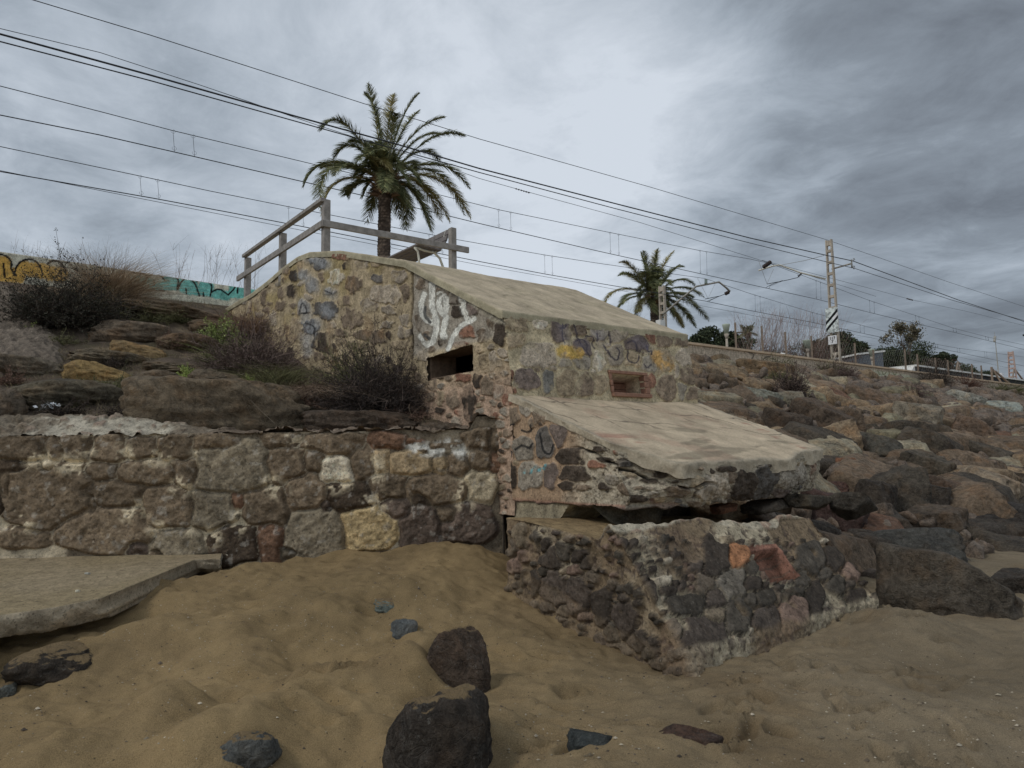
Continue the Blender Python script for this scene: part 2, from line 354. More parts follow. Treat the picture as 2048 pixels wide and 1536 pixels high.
# ------------------------------------------------------------------ masonry pattern
class Stones:
    """a list of stones surveyed on a wall plane; each has a centre, two half sizes and a colour"""
    def __init__(s, o, n):
        s.o = np.asarray(o, float); s.n = np.asarray(n, float)/np.linalg.norm(n)
        s.a = np.cross((0, 0, 1.), s.n); s.a /= np.linalg.norm(s.a); s.b = np.cross(s.n, s.a); s.L = []; s.grow = 1.0
    def pc(s, px, py):
        q = on_plane(px, py, s.o, s.n) - s.o; return np.array([q @ s.a, q @ s.b])
    def add(s, txt, ox, oy, sc):
        for t in txt.split(';'):
            t = t.split()
            if len(t) < 5: continue
            x, y, rx, ry = [float(q) for q in t[:4]]; col = t[4]; ang = float(t[5]) if len(t) > 5 else 0
            X, Y = ox + x/sc, oy + y/sc; c = s.pc(X, Y)
            J = np.stack([s.pc(X + 1, Y) - c, s.pc(X, Y + 1) - c], 1)
            s.L.append((c, np.linalg.inv(J), rx*s.grow/sc, ry*s.grow/sc, ang, col))
    def fill(s, x0, y0, x1, y1, step, r, cols, rng, jit=0.45, sq=0.8):
        """further small stones where none was surveyed"""
        for yy in np.arange(y0, y1, step*sq):
            for xx in np.arange(x0, x1, step):
                X = xx + rng.uniform(-jit, jit)*step; Y = yy + rng.uniform(-jit, jit)*step*sq
                c = s.pc(X, Y); ok = True
                for (c2, Ji, rx, ry, an, co) in s.L:
                    q = Ji @ (c - c2)
                    if (abs(q[0])/(rx + r*0.55))**2 + (abs(q[1])/(ry + r*0.55))**2 < 1: ok = False; break
                if ok:
                    J = np.stack([s.pc(X + 1, Y) - c, s.pc(X, Y + 1) - c], 1); k = rng.uniform(0.6, 1.25)
                    s.L.append((c, np.linalg.inv(J), r*k, r*k*rng.uniform(0.6, 1.1), rng.uniform(-25, 25), cols[rng.integers(len(cols))]))
    def ev(s, P, pal, gap=2.2, wob=0.22, seed=3):
        sh = P.shape[:-1]; P = P.reshape(-1, 3); q = P - s.o; A = np.stack([q @ s.a, q @ s.b], -1)
        w1 = fbm(P, 7, 3, seed); w2 = fbm(P, 7, 3, seed+9); w3 = fbm(P, 26, 3, seed+4)
        d1 = np.full(len(P), 1e3); d2 = d1.copy(); id1 = np.zeros(len(P), int); rr = np.ones(len(P))
        for i, (c, Ji, rx, ry, ang, col) in enumerate(s.L):
            r = max(rx, ry)*2.2 + 10
            t = (A - c) @ Ji.T
            m = np.nonzero((np.abs(t[:, 0]) < r) & (np.abs(t[:, 1]) < r))[0]
            if not len(m): continue
            t = t[m]; x = t[:, 0] + w1[m]*min(rx, 14)*wob*1.6; y = t[:, 1] + w2[m]*min(ry, 14)*wob*1.6
            if ang: a = radians(ang); x, y = x*cos(a) + y*sin(a), -x*sin(a) + y*cos(a)
            ph = (i*2.399) % 6.28; an = np.arctan2(y/ry, x/rx)
            k = 1 + 0.07*np.cos(3*an + ph) + 0.06*np.cos(5*an + 2*ph)
            d = ((np.abs(x)/rx)**2.7 + (np.abs(y)/ry)**2.7)**(1/2.7)*k + w3[m]*wob*0.16
            e1 = d1[m]; better = d < e1
            d2[m] = np.where(better, e1, np.minimum(d2[m], d)); d1[m] = np.where(better, d, e1)
            id1[m] = np.where(better, i, id1[m]); rr[m] = np.where(better, min(rx, ry), rr[m])
        edge = np.minimum((1.06 - d1)*rr, (d2 - d1)*rr*0.5 - gap*0.35)     # px-sized distance into the stone
        mask = ss(edge, -0.25, 0.6)
        cols = np.array([pal[L[5]] if L[5] in pal else pal['b'] for L in s.L]) if s.L else np.zeros((1, 3))
        jitter = np.array([0.8 + 0.4*((i*0.618) % 1) for i in range(max(1, len(s.L)))])
        col = cols[id1]*jitter[id1][:, None]
        vid = id1*3.1
        g1 = fbm(P + vid[:, None], 10, 4, 31); g2 = fbm(P*np.array([1, 1, 1.6]), 38, 3, 37)
        col = col*(1 + 0.35*g1 + 0.38*g2)[:, None]
        rough = 0.5 + 0.5*fbm(P + vid[:, None], 13, 4, 11)
        return [x.reshape(sh + x.shape[1:]) for x in (mask, np.clip(col, 0.004, 0.8), edge, rough, id1)]
def strokes(P, S, lines, w, ox, oy, sc, soft=0.35):
    """spray-paint coverage on the wall plane of S"""
    sh = P.shape[:-1]; q = P.reshape(-1, 3) - S.o; A = np.stack([q @ S.a, q @ S.b], -1); best = np.full(len(A), 1e3)
    for ln in lines:
        pts = [S.pc(ox + x/sc, oy + y/sc) for x, y in ln]; c = pts[0]; X0, Y0 = ox + ln[0][0]/sc, oy + ln[0][1]/sc
        J = np.linalg.inv(np.stack([S.pc(X0 + 1, Y0) - c, S.pc(X0, Y0 + 1) - c], 1))*sc; B = (A - c) @ J.T; pts = [J @ (p - c) for p in pts]
        if len(pts) > 2 and w < 60:      # round the corners of a hand-drawn line
            for _ in range(2): pts = [pts[0]] + [q for p0, p1 in zip(pts[:-1], pts[1:]) for q in (p0*.75 + p1*.25, p0*.25 + p1*.75)] + [pts[-1]]
        lo_, hi_ = np.min(pts, 0) - w*2, np.max(pts, 0) + w*2
        m = np.nonzero((B[:, 0] > lo_[0]) & (B[:, 0] < hi_[0]) & (B[:, 1] > lo_[1]) & (B[:, 1] < hi_[1]))[0]
        if not len(m): continue
        Bm = B[m]; bm_ = best[m]
        for a, b in zip(pts[:-1], pts[1:]):
            ab = b - a; t = np.clip(((Bm - a) @ ab)/max(ab @ ab, 1e-9), 0, 1); bm_ = np.minimum(bm_, np.linalg.norm(Bm - a - t[:, None]*ab, axis=1))
        best[m] = bm_
    best = best + fbm(P.reshape(-1, 3), 30, 3, 5)*w*0.16
    return (1 - ss(best, w*(0.5 - soft/2), w*(0.5 + soft/2))).reshape(sh)
def mixc(a, b, t): return a*(1 - t[..., None]) + np.asarray(b)*t[..., None]

# ------------------------------------------------------------------ terrain
def wallY(x): return 8.2 + 0.085*np.minimum(x, 0)
def slope_z(p): return np.interp(p, [3.0, 4.5, 17.2, 18.0], [-0.35, -0.05, 5.05, 5.15])
DENTS = []; BUMPS = []
def sand_h(x, y, fine=True):
    x = np.asarray(x, float); y = np.asarray(y, float)
    w = 1 - ss(x, -0.9, 1.3)
    z = 0.52*ss(y, 4.6, 8.1)*w + 0.30*ss(y, 3.9, 2.6)*0
    z = z + 0.04*np.clip((x - 2)/5, 0, 1)
    for (bx, by, r, h) in BUMPS:
        z = z + 1.8*h*np.exp(-((x-bx)**2 + (y-by)**2)/(r*r))
    P = np.stack([x, y, 0*x], -1)
    near = 1 - ss(np.hypot(x, y - 5), 9, 18)
    z = z + near*(0.055*fbm(P, 0.9, 3, 21) + 0.075*fbm(P, 2.6, 3, 22)*(0.4 + 0.6*w))
    if fine:
        z = z + near*(0.042*np.abs(fbm(P*np.array([1, 1.8, 1]), 5.0, 3, 24)) + 0.013*fbm(P, 16, 3, 25))
        for (dx, dy, a, b, an, dp) in DENTS:
            m = (np.abs(x - dx) < 0.5) & (np.abs(y - dy) < 0.5)
            if m.any():
                X, Y = x[m] - dx, y[m] - dy; c, s_ = cos(an), sin(an); u = (X*c + Y*s_)/a; v = (-X*s_ + Y*c)/b; r = np.sqrt(u*u + v*v)
                z[m] += -dp*3.3*(1 - ss(r, 0.45, 1.0)) + dp*0.8*np.exp(-((r - 1.15)/0.22)**2)
    return z
def bank_h(x, y, fine=True):
    """earth bank: left of the bunker, the riprap bed on its right and the level ground inland"""
    x = np.asarray(x, float); y = np.asarray(y, float); e, p = toEP(x, y)
    a = y - wallY(x) - 0.25; b = (17.7 - p)/UX
    fr = np.clip(a/np.maximum(a + b, 0.1), 0, 1)
    left = 1.72 + (5.28 - 1.72)*fr**0.92
    left = np.where(b <= 0, 5.28, left)
    left = np.where(a < 0, -1.0, left)
    right = slope_z(p) - 0.50 + 0.25*ss(p, 15.5, 17.2)
    P = np.stack([x, y, 0*x], -1)
    nz = fbm(P, 0.8, 4, 41)*0.13 + (fbm(P, 5, 4, 43)*0.05 if fine else 0)
    z = np.where(e < 5.2, left + np.where(a > 0, nz, 0)*ss(b, 0, 1.5), np.where(e > 8.0, right + nz*0.5*ss(-p, -17.6, -16), np.where(p > 7, 2.0, -1.5)))
    z = np.where((e >= 5.2) & (e <= 8.0) & (p > 9), 3.2, z)
    z = np.where(p > 18.1, 5.45, z)
    return z
def march(px, py, fn, t0=1.5, t1=120):
    r = ray(px, py); t = np.concatenate([np.arange(t0, 30, 0.02), np.arange(30, t1, 0.1)])
    Q = CAM0 + r*t[:, None]; h = fn(Q[:, 0], Q[:, 1], False)
    below = np.nonzero(Q[:, 2] < h)[0]
    return Q[below[0]] if len(below) else Q[-1]
def slope_fn(x, y, fine=False):
    e, p = toEP(x, y); return np.maximum(slope_z(p), sand_h(x, y, False))
def axis(lo, hi, fine, a, b, g=1.12, mx=60):
    mid = list(np.arange(a, b, fine)); up = []; s = fine; v = mid[-1]
    while v < hi: s = min(s*g, mx); v += s; up.append(v)
    dn = []; s = fine; v = mid[0]
    while v > lo: s = min(s*g, mx); v -= s; dn.append(v)
    return np.array(dn[::-1] + mid + up)

# ------------------------------------------------------------------ palettes (albedo)
def PAL(div_, **kw):
    out = {}
    for a, h in kw.items():
        c = alb(h, div_); l = c @ np.array([.3, .55, .15]); m = np.array([1.20, .985, .70])*l; k = 0.25 if a in 'yor' else 0.55; out[a] = c*(1 - k) + m*k
    return out
PB = PAL(0.36, b='6b5846', k='3f332c', g='737069', d='4b4c4f', t='8a7655', p='5f5050', r='7a4e38', y='a88327', w='a39c8c', o='8f5a2c', u='5b6468', l='857b6e')
PW = PAL(0.34, b='5b4e42', k='3a2e28', g='5c5a52', d='46443f', t='7d6b4d', p='483c3e', r='5f4435', y='8f7d55', w='8f9491', o='7d5230', u='5b6468', l='8a8878')
PL = PAL(0.30, b='504438', k='352d29', g='4c4943', d='38342f', t='6b5c46', p='3d3330', r='59453a', y='8f7d55', w='7f7a6c', o='8a5222', u='3f464a', l='6f6a5c')
BRICK = alb('77503e', 0.34)
FACE = dict(res=0.0125)

# ---- levels
E0, E1 = 4.93, 8.26
Z0 = EYE
def ztop(p): return Z0 + np.interp(p, [6.3, 6.5, 8.75, 10.9, 11.7, 12.2, 12.8, 13.6, 14.5, 15.4, 18.0], [1.56, 1.60, 2.70, 3.36, 3.53, 3.64, 3.70, 3.66, 3.56, 3.50, 3.48])
def pf(z): return 6.3 + np.clip(np.asarray(z, float) - 2.25, 0, None)*0.17

def build_bunker():
    root = empty('bunker', EP(6.5, 8, 1.6), 'old coastal stone bunker with sloping cement roof and apron, graffiti on its walls', 'bunker')
    # ---------------- side wall (plane e = E0)
    S = Stones(EP(E0, 8, 2), (-UX, -UY, 0))
    S.add('425 585 28 35 k;475 575 38 38 g;578 515 45 35 d;593 597 18 28 b;535 645 42 45 g;745 530 18 22 k;685 600 45 45 w;790 640 45 50 b;935 605 35 26 d;650 685 32 20 g;405 685 28 38 k;345 690 18 38 b;340 775 28 32 b;366 615 14 16 b;482 780 46 46 g;620 800 70 54 d;735 745 45 30 b;785 850 74 60 b;885 770 48 42 l;985 700 95 55 l;1105 690 30 58 b;930 850 46 40 t;980 890 42 28 g;1105 870 28 38 l;655 895 32 22 l;725 940 48 22 b;890 960 84 42 b;998 950 20 28 k;1100 935 36 32 l;615 1000 66 64 k;435 930 38 72 t;535 905 52 42 d;380 970 10 28 k;405 1060 25 36 k;820 1012 80 30 t;1080 1012 60 26 t;1070 590 50 38 l;730 470 52 25 r;430 480 20 15 r;240 720 20 50 b;280 640 20 30 t;200 760 16 40 t;300 850 20 50 l;150 780 16 40 l;260 900 30 40 b;880 1060 60 24 t;930 510 40 22 t;1000 800 45 30 l;580 440 30 14 b;850 520 40 22 l', 450, 360, 3.0717)
    S.add('1192 640 25 36 b;1300 680 18 24 b;1360 670 18 36 b;1405 715 32 46 k;1420 810 34 36 k;1510 780 38 56 p;1482 925 46 46 r;1178 870 18 52 b;1230 960 28 32 b;1330 975 26 34 k;1630 880 20 42 b;1680 945 36 72 k;1570 960 26 44 b;1560 1030 24 30 t;1650 1110 42 52 l;1590 1110 34 52 t;1390 1215 32 18 b;1470 1215 52 30 r;1552 1235 26 42 k;1610 1265 32 56 b;1502 1375 42 112 k;1410 1350 32 62 b;1682 1310 32 52 g;1730 1350 26 32 r;1740 1230 30 30 b;1330 1340 36 50 t;1270 1260 30 30 b;1700 1060 30 30 l;1450 1010 50 20 r', 450, 360, 3.0717)
    S.fill(486, 520, 640, 720, 26, 8, 'btlg', np.random.default_rng(3)); S.fill(640, 690, 870, 800, 27, 10, 'bltk', np.random.default_rng(4))
    S.fill(850, 755, 1010, 860, 22, 9, 'bkrlg', np.random.default_rng(5))
    S.fill(985, 870, 1020, 1080, 14, 7, 'bkltg', np.random.default_rng(6)); S.fill(960, 700, 1012, 860, 17, 8, 'bkltg', np.random.default_rng(7))
    MORT = alb('8b7b5d', 0.36); MORT2 = alb('7d766a', 0.36); PINK = alb('8a705c', 0.36)
    pa = np.concatenate([np.arange(6.3, 9.3, 0.0125), np.arange(9.3, 12.4, 0.018), np.arange(12.4, 18.2, 0.05)]); nz = 300
    pp = pa[:, None]*np.ones((1, nz)); k = np.linspace(0, 1, nz)[None, :]
    z = 0.9 + (ztop(pp) - 0.9)*k
    P = EP(E0, pp + (pf(z) - 6.3)*(1 - ss(pp, 6.3, 7.2)), z)
    m, sc, ed, rg, sid = S.ev(P, PB, gap=3.0, wob=0.34)
    big = fbm(P, 1.1, 4, 51); fi = fbm(P, 9, 4, 52)
    newer = (1 - ss(pp, 8.55, 8.60))*ss(z, 2.9, 3.0); low = 1 - ss(z, 2.3, 2.75)
    mort = mixc(mixc(np.broadcast_to(MORT, P.shape), MORT2, newer*0.85), PINK, low*0.8)*(1 + 0.22*big + 0.20*fi)[..., None]
    yel = ss(z, 3.9, 4.5)*ss(fbm(P, 1.7, 3, 55), -0.1, 0.3)*(pp > 8.5)
    mort = mixc(mort, alb('7d6d3c', 0.36), yel*0.7)
    # a thin wash of mortar hides the edges of many stones in the older part
    wash = ss(fbm(P, 5, 4, 57), 0.08, 0.4)*0.65; m = m*(1 - wash)
    col = mixc(mort, sc*.9, m)
    rust = ss(fbm(P, 2.3, 4, 58), 0.15, 0.5)*(pp > 8.6)*ss(z, 2.4, 3.2)*0.35; col = mixc(col, alb('7a5a30', 0.36), rust)
    bandtop = ss(ztop(pp) - z, 0.10, 0.05)*(pp < 8.7); col = mixc(col, alb('8a8370', 0.38)*np.ones(3), bandtop*0.9)
    # dark rain streaks near the crest
    crest = ss(z, ztop(pp) - 0.30, ztop(pp))*ss(fbm(P*np.array([1, 1, .25]), 6, 3, 59), 0.0, 0.4)*(pp > 8.6)
    col = mixc(col, alb('54472e', 0.36), crest*0.6)
    disp = m*(0.006 + 0.020*rg) - (1-m)*0.004 + 0.035*big + 0.012*fi + 0.004*fbm(P, 40, 2, 60)
    crack = np.abs(pp - 8.58 - 0.03*fbm(P, 4, 3, 61)); cm = (1 - ss(crack, 0.008, 0.022))*ss(z, 2.6, 2.8)
    disp = disp - cm*0.05 - newer*0.02*(pp < 8.58); col = mixc(col, (0.02, 0.018, 0.015), cm*0.85)
    c2 = np.abs(z - 2.93 + 0.10*(pp - 7.1) - 0.02*fbm(P, 4, 3, 62))
    # graffiti
    T = (450, 360, 3.0717)
    gb = strokes(P, S, [[(480, 590), (500, 600)], [(475, 760), (500, 800), (495, 860)], [(540, 640), (545, 660)], [(560, 880), (520, 960), (510, 900)], [(620, 790), (650, 820)], [(640, 690), (655, 700)], [(520, 470), (620, 520)], [(500, 970), (505, 1050)]], 62, *T, soft=0.9)
    col = mixc(col, alb('85898c', 0.38), gb*0.55)
    ga = strokes(P, S, [[(458, 822), (482, 738), (517, 822), (458, 818)], [(500, 880), (560, 900), (545, 960)], [(620, 680), (665, 700)]], 9, *T)
    col = mixc(col, (0.03, 0.03, 0.035), ga*0.85)
    SUR = [[(1262, 622), (1258, 700), (1262, 780), (1292, 850), (1290, 930), (1268, 1000), (1228, 1018), (1190, 960)], [(1212, 700), (1192, 780), (1212, 850), (1270, 878)],
           [(1312, 700), (1300, 770), (1335, 840), (1352, 770), (1340, 712)], [(1350, 840), (1330, 930), (1345, 960)], [(1440, 690), (1448, 760), (1480, 850)], [(1520, 850), (1440, 900), (1395, 960), (1374, 1040)]]
    gs = strokes(P, S, SUR, 48, *T, soft=0.4); gw = strokes(P, S, SUR, 35, *T, soft=0.15)
    col = mixc(col, alb('6f6c62', 0.38), gs*0.7); col = mixc(col, np.array([.86, .85, .76]), gw*0.98*(0.85 + 0.15*np.sign(fi + 0.4)))
    gk = strokes(P, S, [[(1222, 780), (1215, 830), (1250, 872)], [(1225, 950), (1250, 975)]], 20, *T, soft=0.3); col = mixc(col, alb('3b3c3a', 0.4), gk*0.9)
    # the side opening
    zt = 2.92 - 0.05*(pp - 7.1) + 0.010*fbm(P, 12, 3, 63); zb = 2.60 - 0.03*(pp - 7.1) + 0.012*fbm(P, 12, 3, 64)
    hole = (pp > 7.07 + 0.01*fbm(P, 10, 2, 65)) & (pp < 8.12) & (z < zt) & (z > zb)
    SF = Surf(); SF.patch(P, col, disp, hole=hole)
    # ---------------- front wall
    FS = Stones(EP(6.5, 6.38, 2.7), EP(0, -1, 0)*1.0 + np.array([0, 0, 0.17]))
    FT = (900, 550, 3.4133)
    FS.add('450 335 74 62 t;448 450 60 46 t;612 338 42 36 w;600 560 112 92 l;745 375 72 82 p;875 365 55 48 b;1008 388 56 52 g;1135 402 62 56 l;890 500 76 66 p;820 525 56 44 t;905 600 60 48 g;785 600 42 34 g;1020 585 42 70 w;1120 545 56 66 l;1240 565 52 58 t;1272 478 78 62 p;1360 605 56 62 g;1452 590 62 76 t;1364 418 30 60 r -20;1460 455 50 50 b;1600 450 66 38 b;1600 565 60 60 l;1615 690 54 64 b;1712 660 32 72 g;515 712 84 74 p;665 730 44 78 u;797 740 66 88 t;920 750 54 78 b;1022 748 50 66 t;1478 775 62 88 b;1372 725 30 58 r;1572 790 34 64 g;1660 812 44 46 b;1742 812 42 52 l;400 690 34 40 r;360 560 30 60 l;1505 415 30 22 b;1700 520 30 30 l;1540 660 22 50 l;590 650 30 20 b;700 640 26 20 l;1310 530 18 20 b;960 440 24 26 b;340 420 40 40 b;330 330 24 30 l;350 620 40 30 r;310 700 40 50 b;420 780 30 30 r;980 660 24 20 w;1080 480 18 16 l', *FT)
    na, nb = 262, 92
    ee = np.linspace(E0, E1, na)[:, None]*np.ones((1, nb)); kz = np.linspace(0, 1, nb)[None, :]; zz = 2.10 + (ztop(6.5) - 0.02 - 2.10)*kz*np.ones((na, 1))
    Pf = EP(ee, pf(zz), zz)
    m, sc, ed, rg, sid = FS.ev(Pf, PB, gap=2.6, wob=0.28)
    big = fbm(Pf, 1.3, 4, 71); fi = fbm(Pf, 9, 4, 72)
    mort = np.broadcast_to(alb('8d8062', 0.36), Pf.shape)*(1 + 0.18*big + 0.18*fi)[..., None]
    wash = ss(fbm(Pf, 6, 4, 73), 0.2, 0.5)*0.45; m = m*(1 - wash); col = mixc(mort, sc*.86, m)
    yb = strokes(Pf, FS, [[(760, 520), (870, 535)]], 80, *FT, soft=0.25); col = mixc(col, alb('b08a20', 0.38), yb*0.85*ss(fi, -0.5, 0.0))
    yb = strokes(Pf, FS, [[(1405, 555), (1440, 590), (1480, 630)]], 85, *FT, soft=0.3); col = mixc(col, alb('a87d2c', 0.38), yb*0.8*ss(fi, -0.5, 0.0))
    TG = [[(735, 365), (770, 372), (788, 345), (765, 335), (758, 372), (752, 430), (778, 468)], [(838, 340), (868, 450), (905, 505), (955, 560)], [(850, 455), (900, 440), (930, 470), (925, 520)], [(925, 415), (985, 425), (965, 470), (990, 500)], [(1078, 390), (1092, 480)], [(1050, 480), (1085, 560), (1140, 595), (1152, 520), (1130, 500)], [(1205, 465), (1235, 448), (1262, 470), (1268, 520)], [(1210, 520), (1200, 585), (1270, 612), (1282, 550)], [(1330, 482), (1345, 530), (1378, 515), (1372, 545)], [(1315, 612), (1335, 640), (1365, 615)], [(1000, 400), (1005, 450)]]
    gt = strokes(Pf, FS, TG, 10, *FT); col = mixc(col, alb('2c2833', 0.4), gt*0.85)
    gh = strokes(Pf, FS, [[(860, 470), (940, 500)], [(1270, 450), (1360, 520)], [(750, 350), (780, 440)], [(1000, 400), (1040, 470)]], 60, *FT, soft=1.0); col = mixc(col, alb('56525e', 0.38), gh*0.35)
    gw = strokes(Pf, FS, [[(1700, 610), (1705, 640)], [(1700, 690), (1712, 725)]], 36, *FT); col = mixc(col, alb('a6a8aa', 0.4), gw*0.8)
    gw = strokes(Pf, FS, [[(1000, 560), (1020, 620), (1010, 650)], [(600, 330), (640, 350)]], 20, *FT); col = mixc(col, alb('a09a8c', 0.4), gw*0.6)
    col = np.clip(col*1.18, 0, .8)  # front face colours raised to offset the weak light on this side
    disp = m*(0.006 + 0.018*rg) - (1-m)*0.004 + 0.030*big*np.minimum(1, 4*kz) + 0.010*fi + 0.004*fbm(Pf, 40, 2, 60)
    # loophole
    lo = on_plane(1217, 741, FS.o, FS.n); hi = on_plane(1296, 794, FS.o, FS.n)
    le, _ = toEP(lo[0], lo[1]); he, _ = toEP(hi[0], hi[1]); lz, hz = lo[2], hi[2]
    hole = (ee > le + 0.03) & (ee < he - 0.05) & (zz < lz - 0.04) & (zz > hz + 0.035)
    disp = np.where(hole, -0.42, disp); col = np.where(hole[..., None], BRICK*0.8*(1 + 0.3*fi)[..., None], col)
    SF.patch(Pf, col, disp, flip=False)
    lin_ = MB(); pc_, pw_ = 7.595, .56
    lin_.box(EP(E0 + .24, pc_, 2.97), EP(.2, 0), EP(0, pw_ + .05), (0, 0, .06)); lin_.box(EP(E0 + .24, pc_, 2.545), EP(.2, 0), EP(0, pw_ + .05), (0, 0, .06))
    lin_.box(EP(E0 + .24, 7.03, 2.757), EP(.2, 0), EP(0, .055), (0, 0, .15)); lin_.box(EP(E0 + .24, 8.17, 2.757), EP(.2, 0), EP(0, .055), (0, 0, .15))
    lin_.build('opening_lining', M['soil'], root)
    # right end wall and a hidden back, so the building is closed
    zr = np.linspace(0, 1, 40)[None, :]; pr = np.linspace(6.3, 18.2, 220)[:, None]
    zz2 = 0.9 + (ztop(pr) - 0.9)*zr; Pr = EP(E1, pr + (pf(zz2) - 6.3)*(1 - ss(pr, 6.3, 7.2)), zz2)
    SF.patch(Pr, MORT*(1 + 0.2*fbm(Pr, 6, 4, 75))[..., None], 0.02*fbm(Pr, 4, 3, 76), flip=False)
    SF.build('stone_wall', M['wall'], root)
    # ---------------- brick lining of the loophole: jambs, lintel, sill, each course its own joint
    fb = MB()
    def fr(e, z, d=0.0): return EP(e, pf(z) + d, z)
    def slab(ea, eb, za, zb, d0, d1): 
        a = EP((ea+eb)/2, (pf((za+zb)/2) + (d0+d1)/2), (za+zb)/2)
        fb.box(a, EP(1, 0)*(eb-ea)/2, EP(0, 1)*(d1-d0)/2, np.array([0, 0, (zb-za)/2]))
    slab(le - 0.02, he + 0.03, lz - 0.035, lz + 0.005, -0.035, 0.36)
    slab(le - 0.01, he + 0.04, hz - 0.015, hz + 0.035, -0.045, 0.36)
    hh = (lz - hz - 0.07)/3
    for k in range(3):
        za = hz + 0.035 + k*hh; slab(he - 0.05, he + 0.035, za + 0.004, za + hh - 0.002, -0.03 + 0.006*(k % 2), 0.36); slab(le - 0.015, le + 0.03, za + 0.004, za + hh - 0.002, -0.02 - 0.004*(k % 2), 0.36)
        slab(le + 0.03, he - 0.05, za + 0.004, za + hh - 0.003, 0.33, 0.40)
    fb.build('brick_frame', M['brickm'], root, bevel=0.006)
    # ---------------- roof
    pa = np.concatenate([np.linspace(6.44, 8.9, 150), np.linspace(8.95, 18.1, 200)]); ne = 130
    eb = np.linspace(E0 - 0.02, E1 + 0.02, ne)[None, :]; P = EP(eb + 0*pa[:, None], pa[:, None] + 0*eb, ztop(pa)[:, None] + 0.055)
    # crease of the right-hand back corner
    fi = fbm(P, 7, 4, 81); big = fbm(P, 0.9, 3, 82)
    cc = np.broadcast_to(alb('95866c', 0.39), P.shape)*(1 + 0.12*fi + 0.14*big)[..., None]
    cr = 1 - ss(np.abs(fbm(P + 0.3*fbm(P, 1.3, 3, 84)[..., None], 1.5, 3, 83)), 0.0, 0.022); cr = cr*ss(fbm(P, 0.8, 2, 87), 0.0, 0.25)
    cr2 = (1 - ss(np.abs(fbm(P*np.array([1, 1, 1]), 6, 3, 85)), 0.0, 0.035))*ss(fbm(P, 1.6, 2, 86), 0.05, 0.35)
    cc = mixc(cc, alb('5c5644', 0.44), np.clip(cr*0.75 + cr2*0.5, 0, 1))
    run = ss(fbm(EP(eb*3 + 0*pa[:, None], pa[:, None]*.5 + 0*eb), 3.0, 4, 91), .05, .4); cc = mixc(cc, alb('6a5f4a', 0.42), run*0.2)
    moss = ss(fbm(P, 2.6, 4, 88), 0.05, 0.4); cc = mixc(cc, alb('7d7455', 0.42), moss*0.25)
    R = Surf(); d = 0.028*big + 0.010*fi - cr*0.012
    R.patch(P, cc, d, flip=True)
    nb = 5; k = np.linspace(0, 1, nb)
    def skirt(line, drop, flip):
        Q = line[:, None, :] - np.array([0, 0, 1.])*k[None, :, None]*drop; c = np.broadcast_to(alb('8b8368', 0.42), Q.shape)*(1 + 0.2*fbm(Q, 12, 3, 89))[..., None]
        R.patch(Q, c, 0.012*fbm(Q, 14, 3, 90)*(k[None, :] > 0), flip=flip)
    skirt(P[:, 0], 0.10, False); skirt(P[:, -1], 0.10, True); skirt(P[0], 0.09, True); skirt(P[-1], 0.09, False)
    R.build('roof', M['cement'], root)
    # ---------------- apron: a masonry mass under a sloping cement slab, broken and undercut in front
    def topz(e, p): return Z0 + np.interp(p, [4.25, 6.35], [-0.13, 0.66]) - 0.055
    def pfront(e, z):   # broken front edge, undercut at the bottom
        base = 4.28 + 0.30*ss(e, 7.0, 8.3) + (0.46 - 0.22*ss(Z0 - z, .15, .5))*(1 - ss(e, 4.85, 5.45)); return base + 0.16*ss(Z0 - z, 0.32, 0.62)
    AS = Stones(EP(E0, 5, 1.3), (-UX, -UY, 0)); BT = (950, 780, 2.56)
    AS.add('400 1370 55 95 k;550 1370 86 90 g;690 1370 45 86 p;850 1362 96 52 k;375 1180 46 92 p;500 1185 72 78 g;650 1150 60 102 d;742 1095 54 78 p;810 1240 78 58 k;610 970 42 52 b;765 990 46 28 k;520 890 42 72 g;430 960 52 60 b;800 1440 50 30 k;350 1290 30 40 b;400 860 36 36 r;620 1010 20 26 k;450 1280 24 20 t;330 1420 24 60 b;900 1280 20 20 k;910 1450 44 20 b;560 1010 20 40 b;1000 1290 60 26 r;1050 1265 60 22 k;1010 1190 44 20 k;1100 1400 40 40 g;1200 1460 60 44 b;1060 1440 44 26 k;1130 1210 18 14 r', *FT)
    AF = Stones(EP(6.5, 4.3, 1.3), EP(0, -1, 0))
    AF.add('1060 425 36 30 b;740 530 56 34 r;930 570 46 26 k;1222 490 74 62 l;1380 500 62 84 k;1487 465 62 92 d;1612 460 62 62 g;1620 545 62 60 p;1715 430 50 52 g;1265 402 52 20 k;1060 520 42 30 b;860 430 24 18 b;820 360 60 30 l;980 460 20 14 k;1130 470 28 28 t;1310 450 24 30 b;1555 385 24 18 g;1345 570 30 22 k;1150 570 30 16 b;1440 570 26 16 l;1680 380 18 12 t;1560 560 24 20 k;1500 385 24 14 k', *BT)
    AF.fill(1200, 930, 1640, 1020, 19, 7, 'bbdgktl', np.random.default_rng(8))
    A = Surf(); ZB = Z0 - 0.53
    def shade(P, S, front, e, p):
        m, sc, ed, rg, sid = S.ev(P, PB, gap=2.2 if not front else 1.4)
        big = fbm(P, 1.6, 4, 101); fi = fbm(P, 8, 5, 102); ch = fbm(P, 24, 3, 103)
        gr = ss(5.35 - p + 0.25*big, -0.1, 0.25)     # towards the sea the render has fallen and the core shows
        mort = mixc(np.broadcast_to(alb('8a7155', 0.36), P.shape), alb('857b67', 0.34), gr)*(1 + 0.22*fi)[..., None]
        col = mixc(mort, sc, m)
        pit = ss(ch + 0.5*fi, 0.25, 0.45)*gr*(1-m); col = mixc(col, alb('4a4138', 0.36), pit*0.8)
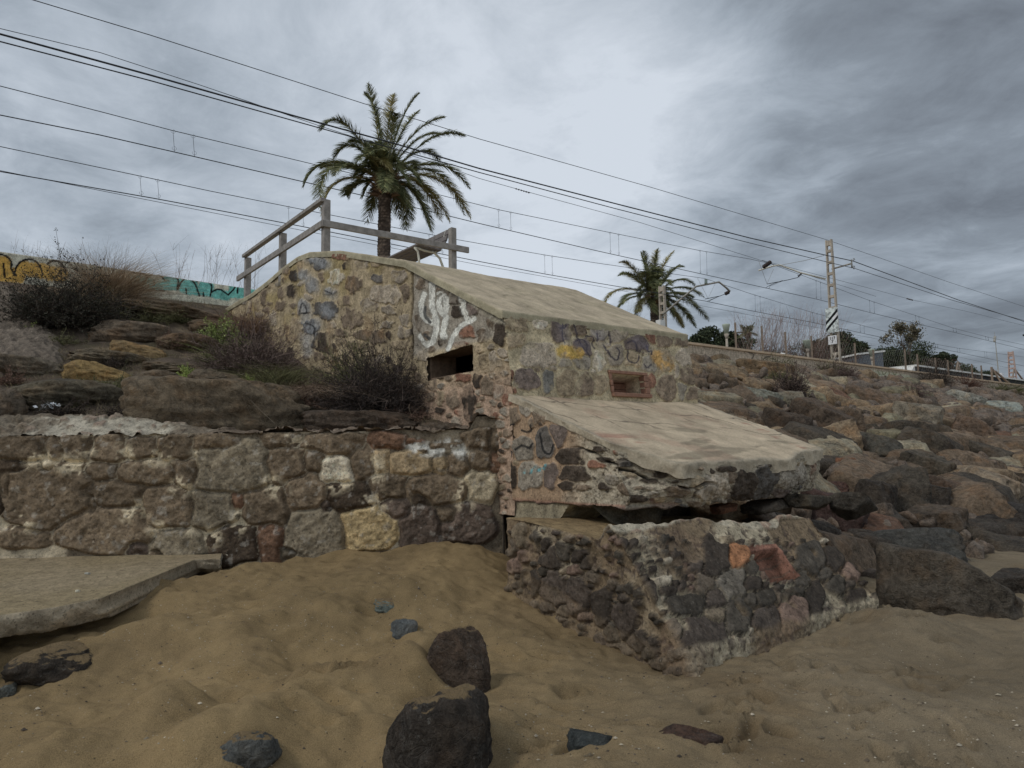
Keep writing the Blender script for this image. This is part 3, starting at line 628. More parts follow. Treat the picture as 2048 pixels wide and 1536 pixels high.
        rd = ss(fbm(P, 3.1, 3, 104), 0.3, 0.45)*gr*(1-m); col = mixc(col, alb('6d4a38', 0.36), rd*0.55)
        disp = m*(0.005 + 0.022*rg) + gr*(0.055*big + 0.024*fi + 0.010*ch)*(1 + 0.2*front) + 0.004*ch - pit*0.02 + 0.01*fi
        # a long crack under the slab edge
        crk = 1 - ss(np.abs(P[..., 2] - topz(e, p) + 0.17 - 0.09*(5.2 - p)*(1 - 1.0*front) - 0.09*fbm(P, 3, 3, 105)), 0.004, 0.018); crk = crk*gr*ss(5.9 - e if front else 1 + 0*p, 0, .4)*ss(fbm(P, 2.2, 2, 106), -0.25, 0.1)
        col = mixc(col, (0.02, 0.018, 0.016), crk*0.9); disp = disp - crk*0.06
        return col, disp
    pn, zn, en = 175, 84, 270
    k = np.linspace(0, 1, zn)[None, :]; zt_ = lambda p: topz(0, p)
    # side face
    ps = np.linspace(0, 1, pn)[:, None]
    zfrac = k; 
    def pt(e, a, b):     # a: 0 front ..1 back, b: 0 bottom .. 1 top
        zt0 = topz(e, 4.28 + 0.46*(1 - ss(e, 4.85, 5.45))); z = ZB + b*(zt0 - ZB); p0 = pfront(e, z)
        p = p0 + a*(6.34 - p0); return p, ZB + b*(topz(e, p) - ZB)
    p, z = pt(E0, ps, k); P = EP(E0, p, z); col, d = shade(P, AS, False, E0, p)
    ta = strokes(P, AS, [[(388, 1102), (396, 1035), (440, 1020)], [(490, 1060), (548, 1078), (560, 1025)], [(345, 1112), (380, 1180), (430, 1200)], [(452, 1192), (505, 1155), (550, 1190), (572, 1150)], [(625, 1080), (640, 1200), (690, 1232), (712, 1160)], [(430, 1100), (440, 1110)]], 15, *FT); col = mixc(col, (0.02, 0.02, 0.022), ta*0.9)
    tc = strokes(P, AS, [[(505, 1335), (530, 1350)], [(590, 1315), (605, 1335), (640, 1325)], [(560, 1345), (570, 1330)], [(655, 1300), (650, 1320)]], 22, *FT, soft=0.5); col = mixc(col, alb('3f8f96', 0.38), tc*0.8*ss(fbm(P, 25, 2, 8), -0.2, 0.2))
    rb = (1 - ss(z - ZB, 0.0, 0.035)); col = mixc(col, BRICK, rb*0.8)
    A.patch(P, col, d, flip=True)
    # front face
    eg = np.linspace(E0, E1 + 0.06, en)[:, None]; p, z = pt(eg, 0.0, k + 0*eg); P = EP(eg, p, z); col, d = shade(P, AF, True, eg, p); A.patch(P, col, d)
    # right face
    p, z = pt(E1 + 0.06, ps, k); P = EP(E1 + 0.06, p, z); col, d = shade(P, AF, True, E1, p); A.patch(P, col, d)
    # bottom and top
    p, z = pt(eg, 0.0, 0*eg); pb = p[:, :1] + (6.34 - p[:, :1])*np.linspace(0, 1, pn)[None, :]; P = EP(eg, pb, ZB + 0*pb); A.patch(P, alb('5a5048', 0.36)*(1 + 0.3*fbm(P, 8, 3, 107))[..., None], 0.05*fbm(P, 3, 3, 101) + 0.02*fbm(P, 12, 3, 108))
    p, z = pt(eg, 0.0, 1 + 0*eg); pb = p[:, :1] + (6.34 - p[:, :1])*np.linspace(0, 1, pn)[None, :]; P = EP(eg, pb, topz(0, pb)); A.patch(P, alb('7c7560', 0.4), 0, flip=True)
    A.build('apron', M['wall'], root)
    # cement slab over the apron
    T = Surf(); ng = 190
    kk = np.linspace(0, 1, ng)[None, :]; eg = np.linspace(E0 - 0.015, E1 + 0.09, 250)[:, None]
    pedge = 4.27 + 0.30*ss(eg, 7.0, 8.3) + 0.56*(1 - ss(eg, 4.8, 5.4)) + 0.08*fbm(np.concatenate([eg, 0*eg, 0*eg], 1), 2.1, 4, 109)[:, None] - 0.02
    p = pedge + (6.37 - pedge)*kk; zt = topz(0, p) + 0.055
    P = EP(eg, p, zt); fi = fbm(P, 7, 4, 111); big = fbm(P, 1.0, 3, 112)
    cc = np.broadcast_to(alb('9c8b70', 0.42), P.shape)*(1 + 0.10*fi + 0.12*big)[..., None]
    pk = ss(fbm(P, 2.0, 4, 113), 0.12, 0.45); cc = mixc(cc, alb('93765f', 0.43), pk*0.5)
    # stretched dark scuffs and wandering cracks
    sc_ = EP(eg*0.5 + 0*p, p*2.4); scf = ss(fbm(sc_, 2.8, 5, 114), 0.16, 0.4)*ss(5.9 - p, 0.0, 0.9); cc = mixc(cc, alb('6a604c', 0.43), scf*0.65)
    W = EP(eg + 0.16*fbm(P, 2.2, 3, 115) + 0*p, p + 0.16*fbm(P, 2.2, 3, 116))
    ew, pw = toEP(W[..., 0], W[..., 1])
    ck = 1 - ss(np.abs(((ew*1.9 + 0.35*pw) % 1) - 0.5)*0.53, 0.006, 0.020); ck = ck*ss(fbm(P, 2.6, 2, 117), -0.25, 0.05)*ss(p, 5.0, 5.5)
    ck2 = 1 - ss(np.abs(((pw*1.6 + 0.3*ew) % 1) - 0.5)*0.6, 0.006, 0.020); ck2 = ck2*ss(fbm(P, 2.1, 2, 118), -0.1, 0.2)
    cc = mixc(cc, alb('4a4238', 0.43), np.clip(ck*0.8 + ck2*0.7, 0, 1))
    red = ((np.abs(eg - 8.0 + 0*p) < 0.12) & (p < 5.6)) * ss(fbm(sc_, 4, 3, 119), 0.0, 0.3) + (1 - ss(eg - 5.2 + 0*p, 0, .5))*ss(5.2 - p, 0, .3)*ss(fbm(sc_, 4, 3, 120), 0.1, 0.3)
    cc = mixc(cc, alb('84503f', 0.43), np.clip(red, 0, 1)*0.55)
    rim = np.minimum(np.minimum(eg - E0 + 0*p, E1 + 0.08 - eg + 0*p), p - pedge); rm = 1 - ss(rim + 0.03*fbm(P, 9, 3, 121), 0.0, 0.07); cc = mixc(cc, alb('7b7362', 0.4), rm*0.7)
    d = 0.022*big + 0.008*fi - (ck + ck2)*0.006 + rm*0.012*fbm(P, 20, 3, 122)
    T.patch(P, cc, d, flip=True)
    def skirt2(line, drop, flip):
        kq = np.linspace(0, 1, 8); dr = drop*(1 + 0.5*fbm(line, 3.1, 3, 123)); Q = line[:, None, :] - np.array([0, 0, 1.])*kq[None, :, None]*dr[:, None, None]
        T.patch(Q, np.broadcast_to(alb('857a65', 0.36), Q.shape)*(1 + 0.35*fbm(Q, 14, 4, 124))[..., None], 0.022*fbm(Q, 11, 4, 125)*(kq[None, :] > 0), flip=flip)
    skirt2(P[0], 0.075, True); skirt2(P[-1], 0.085, False); skirt2(P[:, 0], 0.125, False); skirt2(P[:, -1], 0.05, True)
    T.build('apron_slab', M['cement'], root)
    # concrete haunch under the left end of the apron
    H = Surf(); n = 40; u = np.linspace(0, 1, n)
    for (a, b, c, d_) in [(EP(E0 + .02, 6.32, 1.14), EP(E0 + .02, 6.32, 0.62), EP(E0 + .02, 5.55, 0.92), EP(E0 + .02, 5.35, 1.14)), (EP(E0 + .02, 6.32, 0.62), EP(E0 + .8, 6.32, 0.62), EP(E0 + .8, 5.6, 0.95), EP(E0 + .02, 5.55, 0.92)), (EP(E0 + .02, 5.35, 1.14), EP(E0 + .02, 5.55, 0.92), EP(E0 + .8, 5.6, 0.95), EP(E0 + .8, 5.35, 1.14))]:
        G = quad(a, b, c, d_, n, n); f = fbm(G, 8, 4, 131); H.patch(G, alb('7a7058', 0.36)*(1 + 0.3*f)[..., None], 0.03*fbm(G, 3, 3, 132) + 0.02*f, flip=True)
    H.build('concrete_haunch', M['wall'], root)
    return root
build_bunker()

# ------------------------------------------------------------------ fallen foundation block in front
def build_block():
    root = empty('foundation_block', EP(5.8, 4.2, 0.3), 'broken tilted block of stone masonry lying on the sand under the apron', 'masonry block')
    # corners surveyed on the photograph's features: front foot runs (e 4.27..7.3, p 3.28); the face leans back 0.8 m
    ea, eb = 4.24, 7.12; pF, pB = 3.42, 5.55
    def zfoot(e, p): return -0.06 + 0.50*ss(p, 3.5, 5.6) * (1 - ss(e, 4.6, 6.5)) - 0.25
    LS = Stones(EP(ea, 4.4, .5), (-UX, -UY, 0)); FN = np.cross(EP(1, 0), EP(0, 0.75, 0.95)); FS = Stones(EP(5.8, 3.28, 0.02), FN); BT = (950, 780, 2.56); LS.grow = 1.12; FS.grow = 1.08
    LS.add('225 745 30 56 t;300 780 40 50 d;358 800 30 42 k;395 862 56 50 k;460 832 40 48 d;530 850 46 32 k;585 882 34 32 k;290 985 48 62 k;410 1012 62 86 p;530 1052 52 86 p;650 1112 46 92 k;515 922 26 26 r;250 850 30 30 r;350 930 30 26 d;600 960 26 30 b;180 800 30 50 b;200 900 30 40 r;590 1000 16 20 k;620 900 26 30 b;700 1000 26 30 b;455 930 20 22 t;370 1110 40 24 k;560 1160 40 22 r', *BT)
    LS.add('765 1180 60 90 p;830 1290 60 50 k;905 1340 44 34 d;960 1400 44 30 b;700 1240 44 50 d;760 1330 50 34 b;1030 1440 40 24 k', *BT); LS.fill(1080, 1180, 1390, 1330, 30, 11, 'kbdp', np.random.default_rng(19)); LS.fill(1010, 1070, 1240, 1200, 25, 7, 'kbdrp', np.random.default_rng(9))
    FS.add('745 800 56 62 p;805 925 58 62 p;825 1125 108 138 p;900 1040 52 72 k;1250 842 68 104 k;1110 810 32 24 k;1160 867 42 42 p;1360 830 52 52 o;1330 982 78 78 g;1200 967 52 46 b;1105 1087 88 56 d;1255 1052 46 62 p;1190 1232 108 84 p;1250 1122 52 44 t;1365 1132 60 94 d;1510 1052 50 46 d;1512 1157 66 62 p;1655 1122 66 76 r;1768 1060 50 98 k;1745 842 72 78 d;1862 842 46 62 k;1950 902 34 62 r;1870 982 42 52 d;1970 1060 42 54 k;1700 950 40 50 d;1440 985 46 44 k;1600 1040 40 36 b;1430 900 34 34 d;1300 760 34 24 t;990 960 40 24 l;1010 1010 40 22 k;1680 1010 40 26 d;1820 920 36 36 d;1570 1000 30 24 k;700 1000 30 60 b;1030 1230 40 60 b;960 1300 60 40 r;1430 1050 30 44 d;1820 1130 40 44 p;1900 1090 34 34 d;1600 810 30 10 k;1500 800 24 10 k;1940 980 24 22 k;1560 930 70 46 r', *BT)
    FS.add('860 1330 44 40 k;930 1250 40 40 d;1060 1340 60 26 b', *BT); FS.fill(1205, 1075, 1750, 1330, 17, 7.5, 'kkbddlrp', np.random.default_rng(10))
    A = Surf()
    ZT = lambda e, p: 0.86 + 0.10*ss(p, 4.1, 5.5) - 0.17*(e - 4.3)/3
    def lip(e, p):   # raised broken parapet along the front edge, lower notch behind the left corner
        return 0.17*(1 - ss(p, 4.16, 4.30)) 
    nf, nz, nb = 270, 96, 120
    def colr(P, S, g0, foot):
        m, sc, ed, rg, sid = S.ev(P, PL, gap=1.6, wob=0.15); big = fbm(P, 1.5, 4, 141); fi = fbm(P, 8, 5, 142); ch = fbm(P, 26, 3, 143)
        mort = mixc(np.broadcast_to(alb('66563f', 0.36), P.shape), alb('8b7f66', 0.36), ss(fbm(P, 1.4, 4, 144) + g0, -0.05, 0.35))*(1 + 0.22*fi)[..., None]
        m = m*(1 - ss(fbm(P, 4, 3, 146), 0.3, 0.45)*0.85); m = m*(1 - foot*0.85)
        col = mixc(mort, sc, m); pit = ss(ch + 0.5*fi, 0.2, 0.4)*(1-m); col = mixc(col, alb('3a302a', 0.31), pit*0.75)
        red = ss(fbm(P, 2.6, 3, 145), 0.30, 0.42)*(1-m); col = mixc(col, alb('5d4838', 0.31), red*0.25)
        return col, m*(0.034 + 0.024*rg)*ss(ed, -0.5, 2.2) + 0.055*big + 0.014*fi + 0.007*ch - pit*0.014 + foot*(0.03 + 0.02*ch), m
    # front face
    kz = np.linspace(0, 1, nz)[None, :]; ef = np.linspace(ea, eb, nf)[:, None]
    zb = -0.30; zt = ZT(ef, 4.1) + lip(ef, 4.1)*(0.4 + 0.6*ss(fbm(np.concatenate([ef, 0*ef, 0*ef], 1), 1.9, 3, 147)[:, None], -0.4, 0.3)); z = zb + kz*(zt - zb)
    setb = lambda z: np.interp(z, [-0.3, 0.0, 0.10, 0.95, 1.1], [-0.10, 0.0, 0.02, 0.70, 0.80])
    skew = 0.18*ss(ef, 6.2, 7.34)
    P = EP(ef, pF + setb(z), z); foot = 1 - ss(z - 0.10 - 0.03*fbm(P, 5, 2, 148), 0.0, 0.04)
    col, d, m = colr(P, FS, 0.1, foot)
    FT_ = BT
    # recessed brick niche
    c0 = on_plane(950 + 1452/2.56, 780 + 848/2.56, FS.o, FS.n); c1 = on_plane(950 + 1700/2.56, 780 + 972/2.56, FS.o, FS.n)
    n0, _ = toEP(c0[0], c0[1]); n1, _ = toEP(c1[0], c1[1])
    ni = (ef + 0*z > n0) & (ef + 0*z < n1) & (z < c0[2]) & (z > c1[2])
    edge_ = (ef + 0*z > n0 - .04) & (ef + 0*z < n1 + .035) & (z < c0[2] + .05) & (z > c1[2])
    col = np.where(edge_[..., None], BRICK*(1 + 0.35*fbm(P, 14, 3, 149))[..., None], col); d = np.where(edge_, 0.02 + 0.01*fbm(P, 9, 3, 1), d)
    cs = (np.abs(((z - c1[2])/0.075) % 1 - 0.5) > 0.42); col = np.where((ni & ~cs)[..., None], alb('634231', 0.31)*(1 + 0.35*fbm(P, 9, 3, 150))[..., None], col); col = np.where((ni & cs)[..., None], alb('4f4033', 0.31), col); d = np.where(ni, -0.11 - 0.012*cs, d)
    sh_g = strokes(P, FS, [[(985, 800), (1120, 815), (1130, 780)]], 60, *BT)
    A.patch(P, col, d)
    # left face
    pl = np.linspace(0, 1, nb + 30)[:, None]; zl = np.linspace(0, 1, nz)[None, :]
    ztl = ZT(ea, 4.1 + pl*1.45) + lip(ea, 4.1 + pl*1.45)*0.75; zt0 = ZT(ef[0, 0], 4.1) + (zt[0, 0] - ZT(ea, 4.1)); ztl = ztl + (zt[0, 0] - ztl[0])*(1 - ss(pl, 0, .05))
    z = zb + zl*(ztl - zb); pstart = pF + setb(zb + zl*(zt[0, 0] - zb)); p = pstart + pl*(pB - pstart)
    P = EP(ea, p, z); foot = 1 - ss(z - 0.10 - 0.24*ss(p, 3.5, 5.5)*1.6 - 0.03*fbm(P, 5, 2, 148), 0.0, 0.04); col, d, m = colr(P, LS, -0.2, foot*0.4); A.patch(P, col, d, flip=True)
    # right face
    ztr = ZT(eb, 4.1 + pl*1.45) + lip(eb, 4.1 + pl*1.45)*0.75; ztr = ztr + (zt[-1, 0] - ztr[0])*(1 - ss(pl, 0, .05)); z = zb + zl*(ztr - zb); pstart = pF + setb(zb + zl*(zt[-1, 0] - zb)); p = pstart + pl*(pB - pstart)
    P = EP(eb, p, z); col, d, m = colr(P, FS, 0, 0*z); A.patch(P, col, d)
    # top
    pt_ = np.linspace(0, 1, nb + 30)[None, :]; P0 = pF + setb(zt); p = P0 + pt_*(pB - P0)
    sidew = np.minimum(ss(ef, ea, ea + .05), ss(-ef, -eb, -eb + .05))
    zz = ZT(ef, 4.1 + pt_*1.45) + lip(ef, 4.1 + pt_*1.45)*0.75; zz = zz + (zt - ZT(ef, 4.1) - lip(ef, 4.1)*0.75)*(1 - ss(pt_, 0, .05))
    P = EP(ef + 0*p, p, zz); fi = fbm(P, 7, 4, 151)
    sandm = ss(p + 0.22*fi, 4.22, 4.40); rb = ss(fbm(P, 9, 3, 152), 0.1, 0.3)
    col = mixc(mixc(np.broadcast_to(alb('857c68', 0.33), P.shape)*(1 + 0.3*fi)[..., None], alb('6d4434', 0.31), rb*0.5), SANDC*1.0, sandm)
    A.patch(P, col, np.where(sandm > 0.5, 0.01*fi + 0.03*fbm(P, 1.5, 3, 153), 0.05*fbm(P, 5, 4, 154) + 0.02*fi), flip=True)
    A.build('block_masonry', M['wall'], root)
build_block()

# ------------------------------------------------------------------ left retaining wall of boulders
def build_left_wall():
    S = Stones((0, 8.2, 1), (0.085, -1, 0)); T = (0, 820, 1.9505); S.grow = 1.10
    S.add('80 150 98 56 b;205 155 36 46 b;292 147 62 52 b;415 150 66 52 b;550 150 60 46 b;680 145 72 50 b;838 125 92 34 b;1098 120 82 32 b;1302 130 128 42 b;1502 118 72 34 r;1872 115 60 44 b;50 220 62 28 k;175 335 172 128 b;390 240 62 36 b;565 250 112 52 b;722 245 56 62 b;895 230 148 102 g;1120 215 76 72 b;1217 200 42 46 b;1310 240 68 48 w;1410 200 46 72 b;1485 200 32 50 t;1600 210 86 46 t;1715 220 32 35 t;1785 210 42 46 b;1885 195 52 44 b;440 328 112 56 b;650 375 98 78 b;830 390 92 76 g;405 468 184 88 b;90 500 100 42 b;1035 372 96 76 b;1185 320 86 78 b;1365 335 98 56 k;1512 300 72 52 b;1700 315 118 56 b;1878 300 58 66 l;682 525 108 52 g;905 525 96 74 k;1052 520 46 80 r;1225 490 108 104 g;1440 470 102 92 y;1545 385 62 42 p;1642 465 82 86 p;1750 410 40 34 b;1822 440 104 78 p;922 360 30 36 r;1268 375 22 22 p;530 540 46 26 p;1120 560 40 26 d;600 560 26 14 b;1640 350 40 30 k;15 290 20 60 b;180 220 24 24 b;355 370 16 40 b;1460 560 60 14 b;1700 545 60 16 k;1800 560 44 34 d;1510 588 24 36 p;1930 200 30 40 r;1930 120 30 40 b;1640 125 16 10 r;1660 155 16 12 b;1700 140 22 10 b;1740 165 20 10 g;1780 140 20 12 b;1700 170 14 8 b;1600 120 18 10 r', *T)
    x = np.linspace(-9.5, -0.12, 860)[:, None]; nz = 150; k = np.linspace(0, 1, nz)[None, :]
    ztp = 1.872 + 0.15*ss(x, -0.52, -0.40) + 0.012*fbm(np.concatenate([x, 0*x, 0*x], 1), 3, 3, 161)[:, None]; z = 0.1 + k*(ztp - 0.1)
    P = np.stack(np.broadcast_arrays(x, 8.2 + 0.085*x, z), -1)
    S.fill(-400, 830, 0, 1120, 60, 30, 'bbgk', np.random.default_rng(3), jit=.25)
    m, sc, ed, rg, sid = S.ev(P, PW, gap=0.7, wob=0.16)
    big = fbm(P, 1.4, 4, 162); fi = fbm(P, 9, 5, 163); ch = fbm(P, 30, 3, 164)
    pale = ss(fbm(P, 1.7, 3, 165), -0.08, 0.15)
    mort = mixc(np.broadcast_to(alb('5e564a', 0.36), P.shape), alb('958d7c', 0.36), pale)*(1 + 0.2*fi)[..., None]
    joint = ss(ed, -2.2, -0.2); mort = mixc(mort, alb('40382e', 0.34), joint*(1 - pale*0.75)*0.8)
    col = mixc(mort, sc, m)
    # limewash flecks
    pch = strokes(P, S, [[(60, 420), (110, 440)], [(30, 470), (60, 465)], [(800, 490), (830, 500)], [(940, 400), (935, 450)], [(610, 470), (720, 465)], [(1060, 290), (1090, 310)], [(1140, 130), (1160, 140)], [(690, 290), (720, 300)], [(780, 160), (800, 165)], [(500, 400), (560, 380)], [(340, 150), (360, 120)], [(1440, 350), (1480, 360)], [(1300, 290), (1340, 285)], [(250, 210), (310, 220)], [(1460, 200), (1465, 255)], [(1800, 300), (1810, 360)], [(600, 190), (640, 180)], [(490, 160), (495, 180)], [(120, 190), (180, 195)]], 64, *T, soft=0.8)
    col = mixc(col, alb('a09884', 0.36)*np.ones(3), pch*(1 - m)*0.98); col = mixc(col, alb('aaa08a', 0.33), pch*m*ss(fbm(P, 9, 3, 175), .02, .14)*.8)
    col = col*np.array([1.06, 1.0, .89])*1.03
    fl = ss(fbm(P, 17, 4, 166), 0.30, 0.42); col = mixc(col, alb('928c80', 0.36), fl*m*0.35)
    white = strokes(P, S, [[(1600, 130), (1680, 165), (1760, 130), (1800, 165)]], 50, *T, soft=0.6); col = mixc(col, alb('a8a69c', 0.36), white*ss(fbm(P, 16, 3, 167), -0.15, 0.05)*0.95)
    dome = ss(ed, -0.5, 7.0)
    d = -0.045 + 0.058*dome*(0.6 + 0.6*rg) + 0.02*big + 0.020*fi*(0.3 + m) + 0.007*ch
    A = Surf(); A.patch(P, col, d)
    # top of the wall, and the mortar bank behind its left part
    y0 = (8.2 + 0.085*x); nb = 60; kb = np.linspace(0, 1, nb)[None, :]
    up = 0.24*ss(-x, 2.9, 5.0)*ss(kb, 0.0, 0.6) + 0.02*fbm(np.stack(np.broadcast_arrays(x, kb, 0*x), -1)*3, 1, 3, 9)
    zz = ztp + up*(1 - 0.2*ss(kb, .7, 1)) + 0; Pt = np.stack(np.broadcast_arrays(x, y0 + kb*0.62, zz), -1)
    fi = fbm(Pt, 9, 4, 168); br = ss(fbm(Pt*np.array([1, 1, 2]), 7.5, 3, 169), 0.22, 0.32); gr = ss(fbm(Pt, 6, 3, 170), 0.15, 0.3)
    c = np.broadcast_to(alb('8f8775', 0.38), Pt.shape)*(1 + 0.2*fi)[..., None]; c = mixc(c, alb('6d4c3c', 0.36), br*0.5); c = mixc(c, alb('5b5040', 0.36), np.clip(gr*0.7 + ss(fbm(Pt, 1.9, 3, 176), -.12, .10)*.85 + ss(kb + .5*fi, .5, .8)*.7, 0, 1))
    earthy = ss(x + 0*kb, -3.9, -3.0) + 0*kb; c = mixc(c, alb('5a4c3e', 0.36), np.clip(earthy, 0, 1)*0.85)
    A.patch(Pt, c, (0.05*fbm(Pt, 5, 4, 171) + 0.03*br + 0.03*fi), flip=False)
    # back
    zk = np.linspace(0, 1, 12)[None, :]; Pb = np.stack(np.broadcast_arrays(x, y0 + 0.62, zz[:, -1:] + zk*(0.1 - zz[:, -1:])), -1); A.patch(Pb, alb('6b5f50', 0.36), 0)
    xe = -0.12; ye = 8.2 + 0.085*xe; ke = np.linspace(0, 1, nz)[:, None]; we = np.linspace(0, 1, 12)[None, :]
    zend = 0.1 + ke*(ztp[-1, 0] + 0*we - 0.1); Pe = np.stack(np.broadcast_arrays(xe, ye + we*0.62, zend), -1); A.patch(Pe, alb('6b5f50', 0.36), 0, flip=True)
    o = A.build('retaining_wall', M['wall']); tag(o, 'low retaining wall of large mortared boulders left of the bunker, above the sand', 'wall')
build_left_wall()

# ------------------------------------------------------------------ beach sand and earth bank
def gp(px, py, z=0.0): return on_z(px, py, z)
for (px, py, r, h) in [(820, 1370, .20, .13), (960, 1440, .2, .08), (780, 1480, .2, .08), (400, 1500, .25, .10), (330, 1430, .26, .15), (480, 1380, .2, -.06), (210, 1420, .2, -.05), (600, 1320, .25, -.05), (130, 1330, .35, .07), (640, 1380, .5, .10), (850, 1330, .28, .12), (470, 1290, .6, .06), (90, 1500, .35, .07), (1800, 1240, .45, .10), (1900, 1300, .35, -.03), (1650, 1330, .5, .03), (900, 1180, .6, .05), (780, 1240, .3, .06), (700, 1500, .35, -.05), (30, 1290, .5, .04), (250, 1230, .4, .0), (520, 1450, .3, .10), (620, 1260, .5, .06), (1250, 1500, .5, .04), (300, 1300, .3, .07)]:
    q = gp(px, py, .1); BUMPS.append((q[0], q[1], r, h))
_r = np.random.default_rng(17)
for k in range(74):
    px = _r.uniform(1060, 2040); py = _r.uniform(1250, 1525)
    if py < 1380 and px < 1430: continue
    q = gp(px, py); a = _r.uniform(.05, .10); DENTS.append((q[0], q[1], a*_r.uniform(1.2, 2.2), a*.75, _r.uniform(-.6, 1.6), _r.uniform(.010, .026)))
for (px, py, a, b, an, dp) in [(1545, 1330, .16, .05, 0, .03), (1505, 1290, .05, .10, 0, .03), (1500, 1380, .10, .07, .3, .04), (1640, 1325, .16, .05, 0, .03), (1525, 1410, .08, .13, .2, .03), (1560, 1480, .10, .08, 0, .03), (1940, 1350, .10, .06, 0, .025), (1757, 1433, .09, .05, 0, .022), (1840, 1530, .12, .05, 0, .03), (1770, 1225, .20, .06, -.4, .04), (1825, 1270, .18, .05, .3, .035), (700, 1410, .12, .06, .3, .04), (735, 1290, .10, .05, 0, .02), (690, 1475, .04, .025, 0, .02), (1075, 1460, .18, .08, .1, .025), (1150, 1385, .16, .06, .2, .02), (1640, 1250, .2, .06, .1, .03), (1120, 1290, .12, .05, .0, .02)]:
    q = gp(px, py); DENTS.append((q[0], q[1], a, b, an, dp))
for k in range(60):      # soft scuffs in the drier sand on the left
    px = _r.uniform(450, 1150); py = _r.uniform(1130, 1420); q = gp(px, py, .2); DENTS.append((q[0], q[1], _r.uniform(.10, .22), _r.uniform(.04, .08), _r.uniform(-.5, .4), _r.uniform(.006, .016)))
def build_sand():
    X = axis(-700, 700, 0.022, -3.9, 4.6, 1.07); Y = axis(-60, 700, 0.022, 2.7, 8.6, 1.07)
    x, y = np.meshgrid(X, Y, indexing='ij'); z = sand_h(x, y)
    e, p = toEP(x, y); z = np.where(p > 7.5, np.maximum(-2.0, z - 1.5*ss(p, 7.5, 9)), z)
    # the sea bed drops away behind the viewer
    P = np.stack([x, y, z], -1); dry = np.clip(0.62 - 0.25*x + 0.35*fbm(P, .5, 4, 201), 0, 1)
    dry = ss(x - 0.35*(y - 4) + 0.9*fbm(P, .6, 4, 201), 3.2, -1.6)
    c = mixc(np.broadcast_to(alb('665943', 0.38), P.shape), alb('715d39', 0.38), dry)
    damp = ss(fbm(P, 1.4, 4, 203), 0.1, 0.45)*(1 - 0.5*dry); c = mixc(c, alb('5c4b31', 0.36), damp*0.6)
    n, m = x.shape; idx = np.arange(n*m).reshape(n, m); F = np.stack([idx[:-1, :-1], idx[1:, :-1], idx[1:, 1:], idx[:-1, 1:]], -1).reshape(-1, 4)
    o = link('beach_sand', mesh_np('beach_sand', P.reshape(-1, 3), F, M['sand'], c.reshape(-1, 3))); tag(o, 'brown beach sand with footprints', None, None, 'structure')
    # bank
    E = axis(-700, 700, 0.05, -9, 9, 1.06); Pp = axis(0, 900, 0.05, 5, 18.4, 1.06)
    e, p = np.meshgrid(E, Pp, indexing='ij'); Q = EP(e, p); z = bank_h(Q[..., 0], Q[..., 1]); Q[..., 2] = z
    g = fbm(Q, 1.5, 4, 211); g2 = fbm(Q, 6, 4, 212)
    c = np.broadcast_to(alb('4a3f33', 0.36), Q.shape)*(1 + 0.3*g + 0.3*g2)[..., None]
    c = mixc(c, alb('3e3a26', 0.36), ss(fbm(Q, 1.1, 3, 213), 0.1, 0.4)*0.7); c = mixc(c, alb('77664c', 0.36), ss(fbm(Q, 2.1, 3, 214), 0.2, 0.5)*0.5)
    n, m = e.shape; idx = np.arange(n*m).reshape(n, m); F = np.stack([idx[:-1, :-1], idx[1:, :-1], idx[1:, 1:], idx[:-1, 1:]], -1).reshape(-1, 4)
    o = link('earth_bank', mesh_np('earth_bank', Q.reshape(-1, 3), F, M['earth'], c.reshape(-1, 3))); tag(o, 'bare earth bank behind the wall and under the rocks', None, None, 'structure')
build_sand()

# ------------------------------------------------------------------ rocks
ROCKV = {}
def rock_mesh(kind, seed, sub=4, planes=16, k=16, rough=0.07, flat=1.0):
    rng = np.random.default_rng(seed)
    if sub not in ROCKV:
        bm = bmesh.new(); bmesh.ops.create_icosphere(bm, subdivisions=sub, radius=1.0)
        V = np.array([v.co[:] for v in bm.verts]); F = np.array([[v.index for v in f.verts] for f in bm.faces]); bm.free(); ROCKV[sub] = (V/np.linalg.norm(V, axis=1, keepdims=True), F)
    D, F = ROCKV[sub]
    n = rng.normal(size=(planes, 3)); n[:, 2] *= 1.0; n /= np.linalg.norm(n, axis=1, keepdims=True)
    n = np.concatenate([n, [[0, 0, 1], [0, 0, -1], [1, 0, 0], [-1, 0, 0], [0, 1, 0], [0, -1, 0]]]); d = rng.uniform(0.66, 1.0, len(n)); 
    q = np.maximum(D @ n.T, 0)/d; r = (q**k).sum(1)**(-1/k)
    P = D*r[:, None]
    P += D*(rough*1.4*fbm(D + seed*7.7, 1.9, 4, seed))[:, None] + D*(rough*1.1*fbm(D + seed*3.1, 5.5, 5, seed+2, .6))[:, None]
    # ledges along one bedding direction
    b = n[0]; t = (P @ b)*5 + fbm(D, 2, 3, seed+5)*1.5; P += D*(0.022*np.sin(t*2)*np.abs(np.sin(t*0.7)))[:, None]
    P /= np.abs(P).max(0)
    return mesh_np(kind, P, F, M['rock'])
BIG = [rock_mesh('boulder', 300+i, 5, 12, 38, 0.06) for i in range(6)]
MED = [rock_mesh('boulder', 400+i, 4, 10, 42, 0.055) for i in range(14)]
SMALL = [rock_mesh('boulder', 500+i, 3, 9, 34, 0.05) for i in range(8)]
RND = [rock_mesh('boulder', 700+i, 5, 6, 5, 0.07) for i in range(5)]
FLAT = [rock_mesh('boulder', 600+i, 5, 10, 10, 0.10) for i in range(5)]
